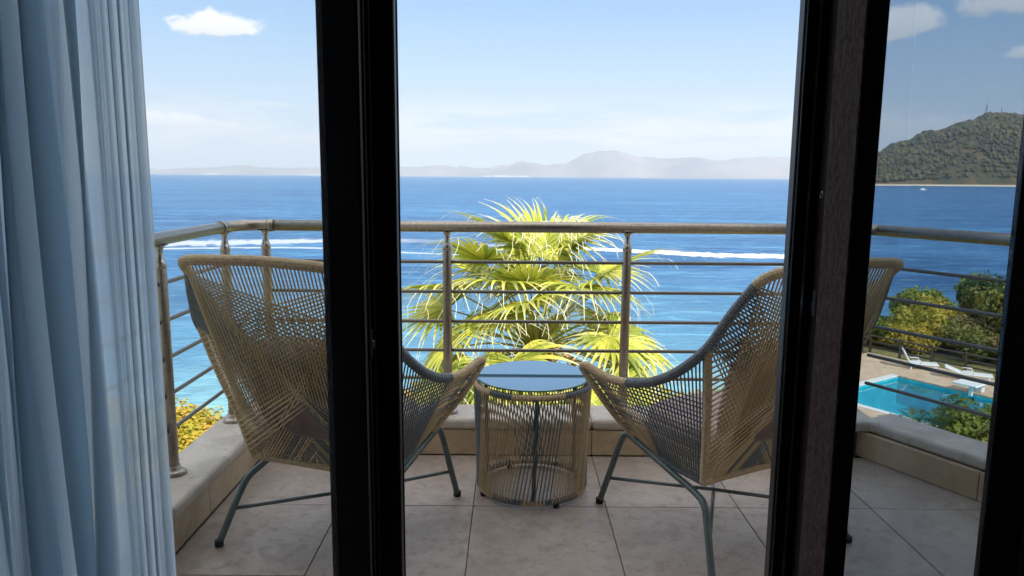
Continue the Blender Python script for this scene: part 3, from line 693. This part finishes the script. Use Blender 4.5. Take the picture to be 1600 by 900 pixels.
o = box('strike_plate', .4515, .4538, 1.083, 1.092, 1.045, 1.085, 'lock', Rr, .001); box('strike_pin', .4495, .4514, 1.0845, 1.0905, 1.056, 1.066, 'lock', o, .0008)
tag(Rr, 'right glazed door leaf with grained brown stile and tinted pane', 'door')
# fixed side piece right of the leaf
sp_ = box('side_panel', .818, .963, 1.07, 1.16, .0, 2.22, 'frame'); tag(sp_, 'dark fixed side panel right of the tinted door pane', 'panel')

# sheer curtains
def curtain(name, x0, x1, y, n, amp, fold, z0, z1, flat, label, seed, cat='curtain'):
    g = random.Random(seed); N = n * 34; V, Fc, UV = [], [], []; rows = 26
    ph = [g.uniform(-.5, .5) for _ in range(n + 2)]; am = [g.uniform(.65, 1.25) for _ in range(n + 2)]
    pts = []
    for i in range(N + 1):
        u = i / N; k = u * n; j = int(min(k, n - 1)); f = k - j
        A = amp * (am[j] * (1 - f) + am[j + 1] * f); q = 2 * math.pi * k + ph[j] * (1 - f) + ph[j + 1] * f
        fl = 1 if not flat else max(0., min(1, (1 - u - .65 * flat) / (.35 * flat)))
        fl = max(fl, .0)
        pts.append((x0 + (x1 - x0) * u + fold * math.sin(2 * q) * fl + .0014 * math.sin(3.3 * q), y + A * math.sin(q) * fl + .0042 * math.sin(3.1 * q + 1.3) + .0022 * math.sin(7.3 * q), fl))
    S_ = 0
    for r in range(rows + 1):
        z = z0 + (z1 - z0) * r / rows; h = (z1 - z) / (z1 - z0)
        for i, (x, yy, fl) in enumerate(pts):
            wob = .006 * math.sin(z * 2.1 + i * .13 + seed) + .004 * math.sin(z * 4.7 + i * .31)
            V.append((x + wob * (.3 + h) * fl, y + (yy - y) * (.8 + .35 * h + .12 * math.sin(z * 1.7 + i * .05)) + wob * fl, z)); UV.append((i / N * 3, z))
    for r in range(rows):
        for i in range(N): a = r * (N + 1) + i; Fc.append((a, a + 1, a + N + 2, a + N + 1))
    o = frompd(name, V, Fc, 'sheer', None, True); uvl = o.data.uv_layers.new(name='UVMap')
    for l in o.data.loops: uvl.data[l.index].uv = UV[l.vertex_index]
    tag(o, label, cat); return o
curtain('sheer_curtain', -.87, -.401, .82, 15, .028, .0068, .02, 2.35, .15, 'blue-white sheer curtain hanging in folds at the left of the door', 11)
curtain('sheer_curtain', .705, .895, .86, 4, .026, .020, .02, 2.35, 0, 'gathered sheer curtain at the right inside the room', 5)

# ------------------------------------------------------------------ chairs
K = dict(A=(.254, -.422, .985), B=(.365, -.266, .760), C=(.393, .307, .578), E=(.255, -.165, .285), D=(.235, .117, .291))
KV = {k: Vector(v) for k, v in K.items()}
def mir(p, s): return Vector((p.x * s, p.y, p.z))
armR = [(.295, -.368, .952), (.334, -.321, .864), (.365, -.266, .760), (.380, -.175, .675), (.380, -.06, .611), (.379, .061, .573), (.383, .182, .560), (.393, .300, .578)]
frontR = [(.393, .300, .578), (.398, .325, .572), (.385, .310, .540), (.352, .262, .468), (.285, .235, .375), (.235, .180, .300)]
def make_chair(loc, rz, label, group, seed):
    g = random.Random(seed); t = empty('rope_chair', loc, rz)
    top = catmull([(-.295, -.368, .952), (-.284, -.398, .978), (-.245, -.421, .994), (-.12, -.417, 1.000), (0, -.412, 1.002), (.12, -.417, 1.000), (.245, -.421, .994), (.284, -.398, .978), (.295, -.368, .952)], 10)
    wrapped('top_rail', top, .0155, 'beigewrap', t)
    arm = catmull(armR, 12); n1 = int(len(arm) * .74); front = catmull(frontR, 10)
    ARM, FRO, POST, LOW = {}, {}, {}, {}
    for s in (-1, 1):
        A_ = [mir(p, s) for p in arm]; Fr = [mir(p, s) for p in front]; ARM[s], FRO[s] = A_, Fr
        wrapped('arm_rail', A_[:n1 + 1], .0152, 'greywrap', t); wrapped('arm_tip', A_[n1:] + Fr[1:7], .0145, 'beigewrap', t)
        wrapped('front_tube', Fr[6:], .0135, 'beigewrap', t)
        Pp = catmull([mir(KV['B'], s), mir(Vector((.325, -.235, .60)), s), mir(Vector((.285, -.195, .44)), s), mir(KV['E'], s)], 10)
        wrapped('side_post', Pp, .0128, 'beigewrap', t); POST[s] = Pp
        Lo = [mir(KV['E'], s), mir(Vector((.25, 0, .286)), s), mir(Vector((.235, .180, .300)), s)]
        wrapped('side_rail', catmull(Lo, 6), .0100, 'greywrap', t); LOW[s] = catmull(Lo, 6)
    Er = catmull([mir(KV['E'], -1), Vector((-.13, -.150, .281)), Vector((.13, -.150, .281)), KV['E']], 8)
    wrapped('bottom_rail', Er, .0112, 'beigewrap', t)
    Fb = catmull([Vector((-.235, .18, .300)), Vector((0, .20, .305)), Vector((.235, .18, .300))], 8); wrapped('front_rail', Fb, .012, 'beigewrap', t)
    r = .0027
    topu = resample(top, .01); Eru = resample(Er, .01)
    # back: top rail to bottom rail
    n = 46
    for i in range(n):
        u = (i + .5) / n; a = at(topu, u * .93 + .035) ; a = a + Vector((0, .006, -.012)); b = at(Eru, u) + Vector((0, .011, 0)); rope_to(a, b, r, 'beige', t)
    # diagonal families: side rail above the post on one side to the post on the other
    upper = {s: resample([p for p in ARM[s] if p.z > .757], .01) for s in (-1, 1)}
    for s in (-1, 1):
        m_ = 25
        for i in range(m_):
            u = (i + .4) / m_; a = at(POST[s], u * .97) + Vector((s * -.002, -.0125, 0)); b = at(upper[-s], u) + Vector((0, -.013, 0))
            rope_to(a, b, r * 1.1, 'beige' if s < 0 else 'grey', t)
        m_ = 18
        for i in range(m_):
            u = (i + .5) / m_; a = at(upper[s], u) ; b = at(Eru, .5 - s * .46 * (1 - .9 * u)); rope_to(a, b, r, 'grey' if u > .35 and g.random() < .6 else 'beige', t)
    # side panels: arm to low side rail
    for s in (-1, 1):
        armlow = resample([p for p in ARM[s] if p.z <= .757], .01); m_ = 33
        for i in range(m_):
            u = (i + .5) / m_; a = at(armlow, u); b = at(LOW[s], u ** 1.0); rope_to(a, b, r, 'grey' if u < .66 else 'beige', t)
        m_ = 18
        for i in range(m_):
            u = (i + .6) / m_; a = at(POST[s], .34 + .64 * u); b = at(FRO[s][12:], min(1, u * .98)); rope_to(a, b, r, 'grey' if i % 3 else 'beige', t)
        for i in range(12):
            u = i / 11; a = at(ARM[s][-9:], 1 - u * .9); b = at(LOW[s], 1 - .28 * u); rope_to(a, b, r * 1.25, 'beige', t)
    # seat
    for i in range(26):
        u = (i + .5) / 26; rope_to(at(Fb, u), at(Er, u), r, 'beige', t)
    # legs: each side one bent tube
    for s in (-1, 1):
        tb = catmull([mir(Vector(p), s) for p in ((.268, .372, .012), (.262, .318, .15), (.256, .270, .275), (.254, .235, .318), (.254, .17, .308), (.255, 0, .268), (.256, -.13, .238), (.266, -.185, .215), (.284, -.222, .15), (.314, -.284, .012))], 10)
        tube('leg', tb, .0118, 'leg', t, 14)
        for p in ((.268, .3735, .0), (.3145, -.2855, 0)): q = mir(Vector(p), s); lathe('rubber_foot', [(.0145, .0), (.0150, .004), (.0150, .02)], 'foot', t, 12, (q.x, q.y, .0005))
    c = Vector((0, .045, .128))
    tube('stretcher', [mir(Vector((.264, .33, .118)), -1), c, Vector((.288, -.235, .118))], .0066, 'leg', t, 10)
    tube('stretcher', [Vector((.264, .33, .118)), c + Vector((0, 0, -.014)), mir(Vector((.288, -.235, .118)), -1)], .0066, 'leg', t, 10)
    tag(t, label, 'chair', group)
    return t
CL = ((-.593, 2.496, 0), -.361); CR = ((.761, 2.50, 0), .505)
make_chair(*CL, 'grey and beige rope armchair left of the round table, behind the left door stile', 'rope armchairs on the balcony', 1)
make_chair(*CR, 'grey and beige rope armchair right of the round table, turned further towards it', 'rope armchairs on the balcony', 2)
def soft_box(name, sx, sy, sz, m, loc, rot, chair, label, cat, puff=.25, seed=1):
    bm = bmesh.new(); bmesh.ops.create_cube(bm, size=1); bmesh.ops.subdivide_edges(bm, edges=bm.edges, cuts=9, use_grid_fill=True)
    for v in bm.verts:
        x, y, z = v.co * 2; e = 1 - puff * (.5 * (x ** 4 + y ** 4)); rr = 1 - .07 * (abs(x) ** 3 * abs(y) ** 3) * 2
        rim = 1 - .10 * z * z * z * z
        n = noise.noise(Vector((x * 1.7 + seed, y * 1.7, z))) * .06
        v.co = Vector((x * sx / 2 * rr * rim, y * sy / 2 * rr * rim, z * sz / 2 * (e + n)))
    o = frombm(name, bm, m, None, True)
    (cx, cy, cz), rz = chair
    o.matrix_world = Matrix.Translation((cx, cy, cz)) @ Matrix.Rotation(rz, 4, 'Z') @ Matrix.Translation(loc) @ Matrix.Rotation(R(rot), 4, 'X')
    md = o.modifiers.new('s', 'SUBSURF'); md.levels = 1; md.render_levels = 1
    tag(o, label, cat, 'cushions on the rope armchairs'); return o
for ch, nm, sd_ in ((CL, 'left', 1), (CR, 'right', 4)):
    soft_box('seat_cushion', .44, .40, .11, 'cush', (0, .03, .385), 3, ch, f'mauve brown seat cushion in the {nm} rope chair', 'cushion', .25, sd_)
    soft_box('back_cushion', .40, .36, .10, 'pillow', (0, -.19, .56), 104, ch, f'dark brown back cushion leaning in the {nm} rope chair', 'cushion', .45, sd_ + 2)

# ------------------------------------------------------------------ table
tb = empty('round_table', (.085, 2.845, 0)); HT = .462; RT, RB = .232, .212
def circ(r, z, n=96, ph=0): return [Vector((r * math.cos(ph + 2 * math.pi * i / n), r * math.sin(ph + 2 * math.pi * i / n), z)) for i in range(n + 1)]
ct = circ(RT - .008, HT - .022, 240); cb = circ(RB, .024, 240)
secs = [0, 28, 62, 92, 118, 150, 166, 200, 240]
for i in range(len(secs) - 1): wrapped('top_ring', ct[secs[i]:secs[i + 1] + 1], .0128, 'greywrap' if i % 2 else 'beigewrap', tb)
secs = [0, 40, 75, 110, 150, 172, 188, 215, 240]
for i in range(len(secs) - 1): wrapped('bottom_ring', cb[secs[i]:secs[i + 1] + 1], .0108, 'beigewrap' if i % 2 else 'greywrap', tb)
nr = 108
for i in range(nr):
    a0 = 2 * math.pi * i / nr; sh = .29 + .06 * math.sin(3 * a0 + 1)
    a = Vector(((RT + .002) * math.cos(a0), (RT + .002) * math.sin(a0), HT - .022)); b = Vector(((RB + .009) * math.cos(a0 - sh), (RB + .009) * math.sin(a0 - sh), .024))
    rope_to(a, b, .0027, 'grey' if (i % 27) < 10 else 'beige', tb)
for k in range(3):
    a0 = R(-88 + 120 * k); tube('upright', [((RT - .018) * math.cos(a0 + .02), (RT - .018) * math.sin(a0 + .02), HT - .03), ((RB - .004) * math.cos(a0 - .03), (RB - .004) * math.sin(a0 - .03), .02)], .0085, 'leg', tb, 10)
for k in range(4):
    a0 = R(-65 + 90 * k); lathe('rubber_foot', [(.011, 0.0005), (.012, .004), (.012, .016)], 'foot', tb, 12, (RB * math.cos(a0), RB * math.sin(a0), 0))
lathe('table_top', [(.2205, HT + .0005), (.2225, HT + .0015), (.2225, HT + .0065), (.2205, HT + .008)], 'tabletop', tb, 96)
V, Fc = [], []; tube_into(V, Fc, circ(.2228, HT + .004, 96), .0036, 8, False); frompd('glass_edge', V, Fc, 'teal', tb, True)
tb['label'] = 'round side table of grey and beige cord with a glass top'; tb['category'] = 'side table'

# ------------------------------------------------------------------ palm
def frond_mesh(seed, n=34, Rl=.78, drop=.5):
    g = random.Random(seed); V, Fc, AL, TN = [], [], [], []
    for i in range(n):
        a = (i / (n - 1) - .5) * R(250) + g.uniform(-.03, .03); L_ = Rl * (1 - .28 * abs(a / R(125)) ** 2) * g.uniform(.88, 1.12)
        d = Vector((math.cos(a), math.sin(a), 0)); s = Vector((-d.y, d.x, 0)); base = len(V)
        p = d * .02; ns = 8; up = .26; tn = g.random()
        dr = drop * g.uniform(.6, 1.5); bend = g.uniform(-.25, .25)
        for k in range(ns + 1):
            t = k / ns; wv = .034 * (math.sin(min(1, t * 1.15 + .16) * math.pi * .93) ** .8 if t < .8 else .11 * (1 - (t - .8) * 3)) + .0012
            z = up * t * (1 - t) * .6 - dr * max(0, t - .45) ** 2 * 2.1 * L_
            q = d * (L_ * (t - .22 * dr * max(0, t - .5) ** 2)) + Vector((0, 0, z)) + s * bend * max(0, t - .5) ** 2 * L_
            V += [q + s * wv + Vector((0, 0, wv * .5)), q, q - s * wv + Vector((0, 0, wv * .5))]
            AL += [t] * 3; TN += [tn] * 3
            if k: b = base + (k - 1) * 3; Fc += [(b, b + 1, b + 4, b + 3), (b + 1, b + 2, b + 5, b + 4)]
        # loose threads hanging from the tip
        for q_ in range(1 if i % 2 else 0):
            p0 = V[-2]; b0 = len(V); dv = (d * .8 + Vector((g.uniform(-.5, .5), g.uniform(-.5, .5), g.uniform(-1.1, .1)))).normalized(); ln = g.uniform(.06, .2)
            for k in range(4):
                t = k / 3; q = p0 + dv * ln * t + Vector((0, 0, -.16 * t * t)) + s * .03 * math.sin(t * 3 + q_)
                V += [q + s * .0030, q - s * .0030]; AL += [1, 1]; TN += [tn] * 2
                if k: b = b0 + (k - 1) * 2; Fc.append((b, b + 1, b + 3, b + 2))
    me = bpy.data.meshes.new('frond'); me.from_pydata([tuple(v) for v in V], [], Fc); me.materials.append(M['palm'])
    for nm, dt in (('along', AL), ('tone', TN)): a_ = me.attributes.new(nm, 'FLOAT', 'POINT'); a_.data.foreach_set('value', dt)
    return me
FM = [frond_mesh(s, 27, 1.02, d) for s, d in ((1, .18), (2, .35), (3, .55), (4, .28))]
pc = Vector((.40, 11.0, -1.22)); palm = empty('palm_tree', (pc.x, pc.y, -8.9))
H_ = pc.z + 8.9
lathe('trunk', [(.30, 0), (.24, .5), (.20, 2), (.18, 4), (.175, 6), (.19, H_ - .7), (.22, H_ - .25), (.10, H_ - .05)], 'trunk', palm, 16)
g = random.Random(21); NF = 48
for i in range(NF):
    u = i / (NF - 1); el = 88 - 118 * u ** .85 + g.uniform(-8, 8); az = i * 137.5 + g.uniform(-14, 14)
    ln = g.uniform(1.1, 1.75) * (1.22 if el < 25 else 1) * (1 if el > 0 else .95)
    d = Vector(dirv(az, el)); P0 = Vector((0, 0, H_ - .15)); q1 = P0 + d * ln * .5 + Vector((0, 0, .03)); q2 = P0 + d * ln + Vector((0, 0, -.14 * math.cos(R(el))))
    V, Fc = [], []; tube_into(V, Fc, catmull([P0, q1, q2], 6), [.022 - .012 * k / 12 for k in range(13)], 6)
    st = frompd('frond_stalk', V, Fc, 'stalk', palm, True)
    td = (q2 - q1).normalized(); side = td.cross(Vector((0, 0, 1))); side = side.normalized() if side.length > .1 else Vector((1, 0, 0)); up = side.cross(td)
    rot = Matrix((td, -side, up)).transposed().to_4x4()
    o = link('frond', FM[g.randrange(4)], None, palm); sc = g.uniform(.92, 1.2)
    o.matrix_local = Matrix.Translation(q2) @ rot @ Matrix.Rotation(g.uniform(-.5, .5), 4, 'X') @ Matrix.Rotation(R(g.uniform(14, 48)), 4, 'Y') @ Matrix.Scale(sc, 4)
for k in range(5):
    a = g.uniform(-2.6, -.6); P0 = Vector((0, 0, H_ - .2)); e = Vector((math.cos(a), math.sin(a), 0))
    P_ = catmull([P0, P0 + e * .4 + Vector((0, 0, .12)), P0 + e * .8 + Vector((0, 0, -.15)), P0 + e * 1.0 + Vector((0, 0, -.55))], 6)
    V, Fc = [], []; tube_into(V, Fc, P_, [.022 - .0008 * j for j in range(len(P_))], 6)
    for j in range(26):
        b = P_[g.randrange(6, len(P_))]; tube_into(V, Fc, [b, b + Vector((g.uniform(-.12, .12), g.uniform(-.12, .12), -g.uniform(.05, .2)))], .005, 4)
    frompd('flower_stalk', V, Fc, 'fruit', palm, True)
for k in range(34):
    a = g.uniform(0, 6.28); P0 = Vector((g.uniform(-.55, .6), g.uniform(-.4, .3), H_ + g.uniform(1.25, 1.75))); e = Vector((math.cos(a), math.sin(a) * .5, 0)); l = g.uniform(.25, .6)
    V, Fc = [], []; tube_into(V, Fc, catmull([P0, P0 + e * l * .4 + Vector((0, 0, .16)), P0 + e * l + Vector((0, 0, .02)), P0 + e * l * 1.15 + Vector((0, 0, -.2))], 6), .0045, 4)
    frompd('leaf_thread', V, Fc, 'thread', palm, True)
tag(palm, 'yellow-green fan palm with drooping pale leaf tips beyond the middle of the railing', 'palm tree')

# ------------------------------------------------------------------ pool garden
def quadstrip(name, a0, a1, b0, b1, z0, z1, m, parent=None, bev=0):
    bm = bmesh.new(); abox(bm, a0, a1, b0, b1, z0, z1, bev); o = frombm(name, bm, m, parent); return o
PM = Matrix.Translation((PA.x, PA.y, 0)) @ Matrix(((pu.x, pv.x, 0), (pu.y, pv.y, 0), (0, 0, 1))).to_4x4()
def pbox(name, a0, a1, b0, b1, z0, z1, m, parent=None, bev=0):
    o = quadstrip(name, a0, a1, b0, b1, z0, z1, m, None, bev); o.matrix_world = PM
    if parent: o.parent = parent
    if PM.to_3x3().determinant() < 0: o.data.flip_normals()
    return o
DZ = -8.75
pool = empty('swimming_pool', (0, 0, 0))
pbox('pool_floor', 0, 9, 0, 6.2, DZ - 1.55, DZ - 1.45, 'pooltile', pool)
pbox('pool_wall', -.2, 9.2, -.2, 0, DZ - 1.5, DZ - .052, 'pooltile', pool); pbox('pool_wall', -.2, 9.2, 6.2, 6.4, DZ - 1.5, DZ - .052, 'pooltile', pool)
pbox('pool_wall', -.2, 0, 0, 6.2, DZ - 1.5, DZ - .052, 'pooltile', pool); pbox('pool_wall', 9, 9.2, 0, 6.2, DZ - 1.5, DZ - .052, 'pooltile', pool)
pbox('coping', -.34, 9.34, -.30, .0, DZ - .05, DZ + .03, 'deck', pool, .01); pbox('coping', -.34, 9.34, 6.2, 6.54, DZ - .05, DZ + .03, 'coping', pool, .01)
pbox('coping', -.34, 0, 0.001, 6.199, DZ - .05, DZ + .03, 'coping', pool, .01); pbox('coping', 9, 9.34, .001, 6.199, DZ - .05, DZ + .03, 'coping', pool, .01)
wq = pbox('pool_water', 0.001, 8.999, .001, 6.199, DZ - .16, DZ - .159, 'poolwater', pool)
tag(pool, 'turquoise swimming pool with pale edge in the garden below', 'swimming pool')
pd = tag(empty('pool_deck'), kind='structure')
pbox('paving', -3.8, 12, -3.6, -.342, DZ - .2, DZ, 'deck', pd); pbox('paving', -3.8, -.342, -.340, 8, DZ - .2, DZ, 'deck', pd)
pbox('paving', 9.342, 12, -.340, 8, DZ - .2, DZ, 'deck', pd); pbox('paving', -.340, 9.340, 6.542, 8, DZ - .2, DZ, 'deck', pd)
def pw(a, b, z=0): return Vector((PA.x, PA.y, DZ)) + pu * a + pv * b + Vector((0, 0, z))
fence = empty('wooden_fence', (0, 0, 0))
for z in (.28, .62, .95): tube('rail', [pw(-3.9, -3.9, z), pw(12, -3.9, z)], .05, 'wood', fence, 6, False)
for k in range(10): tube('post', [pw(-3.9 + k * 1.76, -3.9, -.2), pw(-3.9 + k * 1.76, -3.9, 1.05)], .07, 'wood', fence, 6, False)
tag(fence, 'dark low three-rail fence behind the pool deck', 'fence')
def lounger(a, b, rz, back, label):
    t = empty('sun_lounger', pw(a, b), rz)
    bm = bmesh.new(); abox(bm, -.34, .34, -1.0, .35, .27, .35, .03); frombm('seat', bm, 'white', t)
    bm = bmesh.new(); abox(bm, -.34, .34, 0, .8, -.04, .04, .03); o = frombm('backrest', bm, 'white', t); o.matrix_local = Matrix.Translation((0, .355, .32)) @ Matrix.Rotation(R(back), 4, 'X')
    for x in (-.29, .29):
        for y in (-.85, .3): box('leg', x - .035, x + .035, y - .04, y + .04, -.02, .268, 'white', t, .01)
        tube('armrest', [(x * 1.15, -.15, .355), (x * 1.15, -.1, .52), (x * 1.15, .32, .52)], .025, 'white', t, 6)
    tag(t, label, 'sun lounger', 'sun loungers by the pool'); return t
lounger(-.3, -2.3, R(70), 62, 'white sun lounger with its back raised, on the deck left of the other lounger')
lounger(2.3, -2.4, R(62), 20, 'longer white sun lounger lying nearly flat on the deck by the fence')
dvb = empty('diving_board', pw(3.6, -.2), math.atan2(pv.y, pv.x))
box('board', -.5, 1.1, -.55, .55, .50, .60, 'white', dvb, .03); box('pedestal', -.35, -.05, -.28, .28, .03, .499, 'white', dvb, .03); box('support', .30, .44, -.08, .08, -.1, .499, 'white', dvb, .02)
tag(dvb, 'white slab-like diving platform at the far edge of the pool', 'diving board')

# shrubs and trees
GZ = lambda x, y: gz(x, y)
def put(x, y, sx, sz, kind, label, group, cat='shrub', variant=0, name='shrub', dz=-.1):
    bush(x, y, GZ(x, y) + dz, sx, sz, kind, label, group, cat, variant, name)
gr1 = 'bushes on the headland behind the pool'
hb = [(21.5, 44.3, 1.9, 1.5, 'green'), (23.5, 42.6, 1.7, 1.7, 'lime'), (25.6, 40.6, 1.8, 1.7, 'olive'), (27.6, 38.6, 1.8, 1.6, 'dry'), (20.0, 46.5, 1.7, 1.0, 'olive'), (23.2, 46.8, 2.2, 1.3, 'green'),
      (26.2, 45.0, 2.2, 2.8, 'lime'), (29.2, 43.0, 2.6, 3.5, 'olive'), (31.6, 41.0, 2.4, 3.4, 'olive'), (28.0, 48.5, 2.6, 2.5, 'green'), (31.5, 47.2, 2.6, 3.2, 'deep'), (34.6, 45.0, 3.0, 3.8, 'olive'), (25.0, 48.2, 2.0, 1.2, 'deep'),
      (34.0, 51.0, 3.0, 2.9, 'green'), (38.5, 50.0, 3.2, 3.4, 'green'), (30.0, 39.0, 2.0, 2.2, 'dry'), (32.5, 36.5, 2.4, 2.6, 'olive'), (22.3, 45.2, 1.7, 1.4, 'lime'), (38.0, 43.0, 3.0, 3.8, 'green'), (18.3, 43.6, 1.5, 1.1, 'green'),
      (24.9, 43.6, 1.9, 2.1, 'lime'), (27.3, 42.4, 1.9, 2.2, 'dry')]
adj = {'green': 'mid green', 'lime': 'bright yellow-green', 'olive': 'olive green', 'dry': 'straw-brown', 'deep': 'deep green'}
ordn = ['first', 'second', 'third', 'fourth', 'fifth', 'sixth', 'seventh', 'eighth', 'ninth']
cntk = {}
for i, (x, y, sx, sz, kd) in enumerate(sorted(hb, key=lambda q: q[0] / q[1])):
    cntk[kd] = cntk.get(kd, 0) + 1; tall = sz > 3.3
    put(x, y, sx, sz, kd, f"{adj[kd]} {'tall tree' if tall else 'round bush'} behind the pool fence, {ordn[cntk[kd] - 1]} of its colour from the left", gr1, 'tree' if tall else 'shrub', i % 3, 'tree' if tall else 'shrub')
fb = [(16.8, 25.6, 1.7, 1.75, 'green', 'yellow-green bush in front of the pool, right of the spiky plants'), (18.2, 26.4, 1.9, 2.3, 'green', 'larger green bush at the right front corner of the pool'), (20.0, 25.6, 1.9, 2.2, 'green', 'tall green bush at the far right before the pool'),
      (17.2, 24.0, 1.7, 1.7, 'olive', 'olive bush low below the right railing')]
for i, (x, y, sx, sz, kd, lb) in enumerate(fb): put(x, y, sx, sz, kd, lb, 'bushes before the pool', variant=i % 3)
# spiky cycads just below the balcony, right
def cycad(x, y, z, r, label):
    t = empty('cycad', (x, y, z)); lathe('trunk', [(.16, -.9), (.18, .3), (.10, .5)], 'trunk', t, 10)
    for i in range(22):
        az, el = i * 137.5, 75 - 70 * (i / 22) ** .9; d = Vector(dirv(az, el)); P_ = catmull([Vector((0, 0, .45)), Vector((0, 0, .45)) + d * r * .55 + Vector((0, 0, .05)), Vector((0, 0, .45)) + d * r + Vector((0, 0, -.2 * r))], 7)
        V, Fc = [], []; s = d.cross(Vector((0, 0, 1))).normalized(); u = s.cross(d)
        for k in range(1, len(P_)):
            for sg in (-1, 1):
                l = .22 * math.sin(min(1, k / len(P_) + .12) * math.pi) + .04; b = len(V); p = P_[k]; q = p + s * sg * l + d * l * .6 + u * l * .25; V += [p, p + d * .035, q]; Fc.append((b, b + 1, b + 2))
        o = frompd('frond', V, Fc, 'deep', t); a_ = o.data.attributes.new('tone', 'FLOAT', 'POINT'); a_.data.foreach_set('value', [random.random()] * len(V))
    tag(t, label, 'cycad', 'spiky plants before the pool'); return t
for i, (x, y, r) in enumerate(((14.2, 24.9, 1.1), (15.1, 25.1, 1.0), (13.3, 24.6, .95))):
    cycad(x, y, -8.15, r * 1.1, ('dark spiky-leaved cycad in front of the pool, middle one of three', 'dark cycad in front of the pool, rightmost of the three', 'dark cycad in front of the pool, leftmost and smallest of the three')[i])
# left: low golden hedge on the cliff edge, seen through the side railing
lb_ = [(-12.4, 24.6, 2.0, 1.6, 'lime'), (-14.8, 25.0, 2.0, 1.7, 'lime'), (-10.2, 25.2, 1.9, 1.5, 'lime'), (-13.2, 22.4, 1.8, 1.3, 'green'), (-11.0, 22.6, 1.8, 1.3, 'lime'), (-9.2, 23.2, 1.7, 1.2, 'lime'), (-16.8, 24.0, 2.2, 1.8, 'dry'), (-15.2, 21.8, 1.9, 1.4, 'lime'),
       (-8.0, 26.2, 1.8, 1.4, 'lime'), (-11.8, 20.2, 1.7, 1.2, 'lime'), (-9.6, 20.8, 1.6, 1.1, 'green'), (-18.5, 22.0, 2.2, 1.6, 'green'), (-13.9, 19.6, 1.7, 1.1, 'lime')]
pl = ['at the cliff edge, {} from the left', 'in the lower row, {} from the left']
k1 = k2 = 0
for i, (x, y, sx, sz, kd) in enumerate(sorted(lb_, key=lambda q: q[0] / q[1])):
    if y > 23: lab = 'golden low bush at the cliff edge left of the balcony, ' + ordn[k1] + ' from the left'; k1 += 1
    else: lab = 'golden low bush in the nearer rows left of the balcony, ' + ordn[k2] + ' from the left'; k2 += 1
    put(x, y, sx, sz, kd, lab.replace('golden', {'lime': 'golden', 'green': 'green', 'dry': 'straw-coloured'}[kd]), 'low bushes left of the balcony', variant=i % 3)
# middle: bright shrubs under and around the palm
mb = [(-5.0, 25.5, 1.9, 1.9), (-2.6, 26.2, 2.0, 2.1), (-.2, 25.4, 2.0, 1.9), (2.2, 26.0, 2.0, 2.0), (4.6, 26.5, 2.0, 2.0), (7.0, 27.0, 2.0, 1.8), (9.3, 28.4, 1.8, 1.6), (-3.8, 22.8, 1.8, 1.5), (-1.2, 22.6, 1.9, 1.7), (1.4, 22.8, 1.9, 1.6), (4.0, 23.0, 1.8, 1.6), (6.6, 23.6, 1.8, 1.5)]
for i, (x, y, sx, sz) in enumerate(mb):
    k = i if i < 7 else i - 7
    put(x, y, sx, sz, 'lime' if i % 3 else 'green', ('bright bush by the cliff below the palm, ' if i < 7 else 'nearer bright bush below the palm crown, ') + ordn[k] + ' from the left', 'bushes below the palm', variant=i % 3)

# ------------------------------------------------------------------ haze
bm = bmesh.new(); abox(bm, -31500, 31500, -31500, 31500, -26, 1150); hz_ = frombm('haze', bm)
hm = bpy.data.materials.new('haze'); hm.use_nodes = True; t = NT(hm.node_tree)
pv_ = t.n('ShaderNodeVolumePrincipled'); pv_.inputs['Color'].default_value = (.80, .89, 1, 1); pv_.inputs['Density'].default_value = 5.2e-5; pv_.inputs['Anisotropy'].default_value = 0
o = t.n('ShaderNodeOutputMaterial'); t.l(pv_.outputs[0], o.inputs['Volume']); hz_.data.materials.append(hm); 
tag(hz_, 'pale sea haze over the far water and hills', 'haze', kind='stuff')
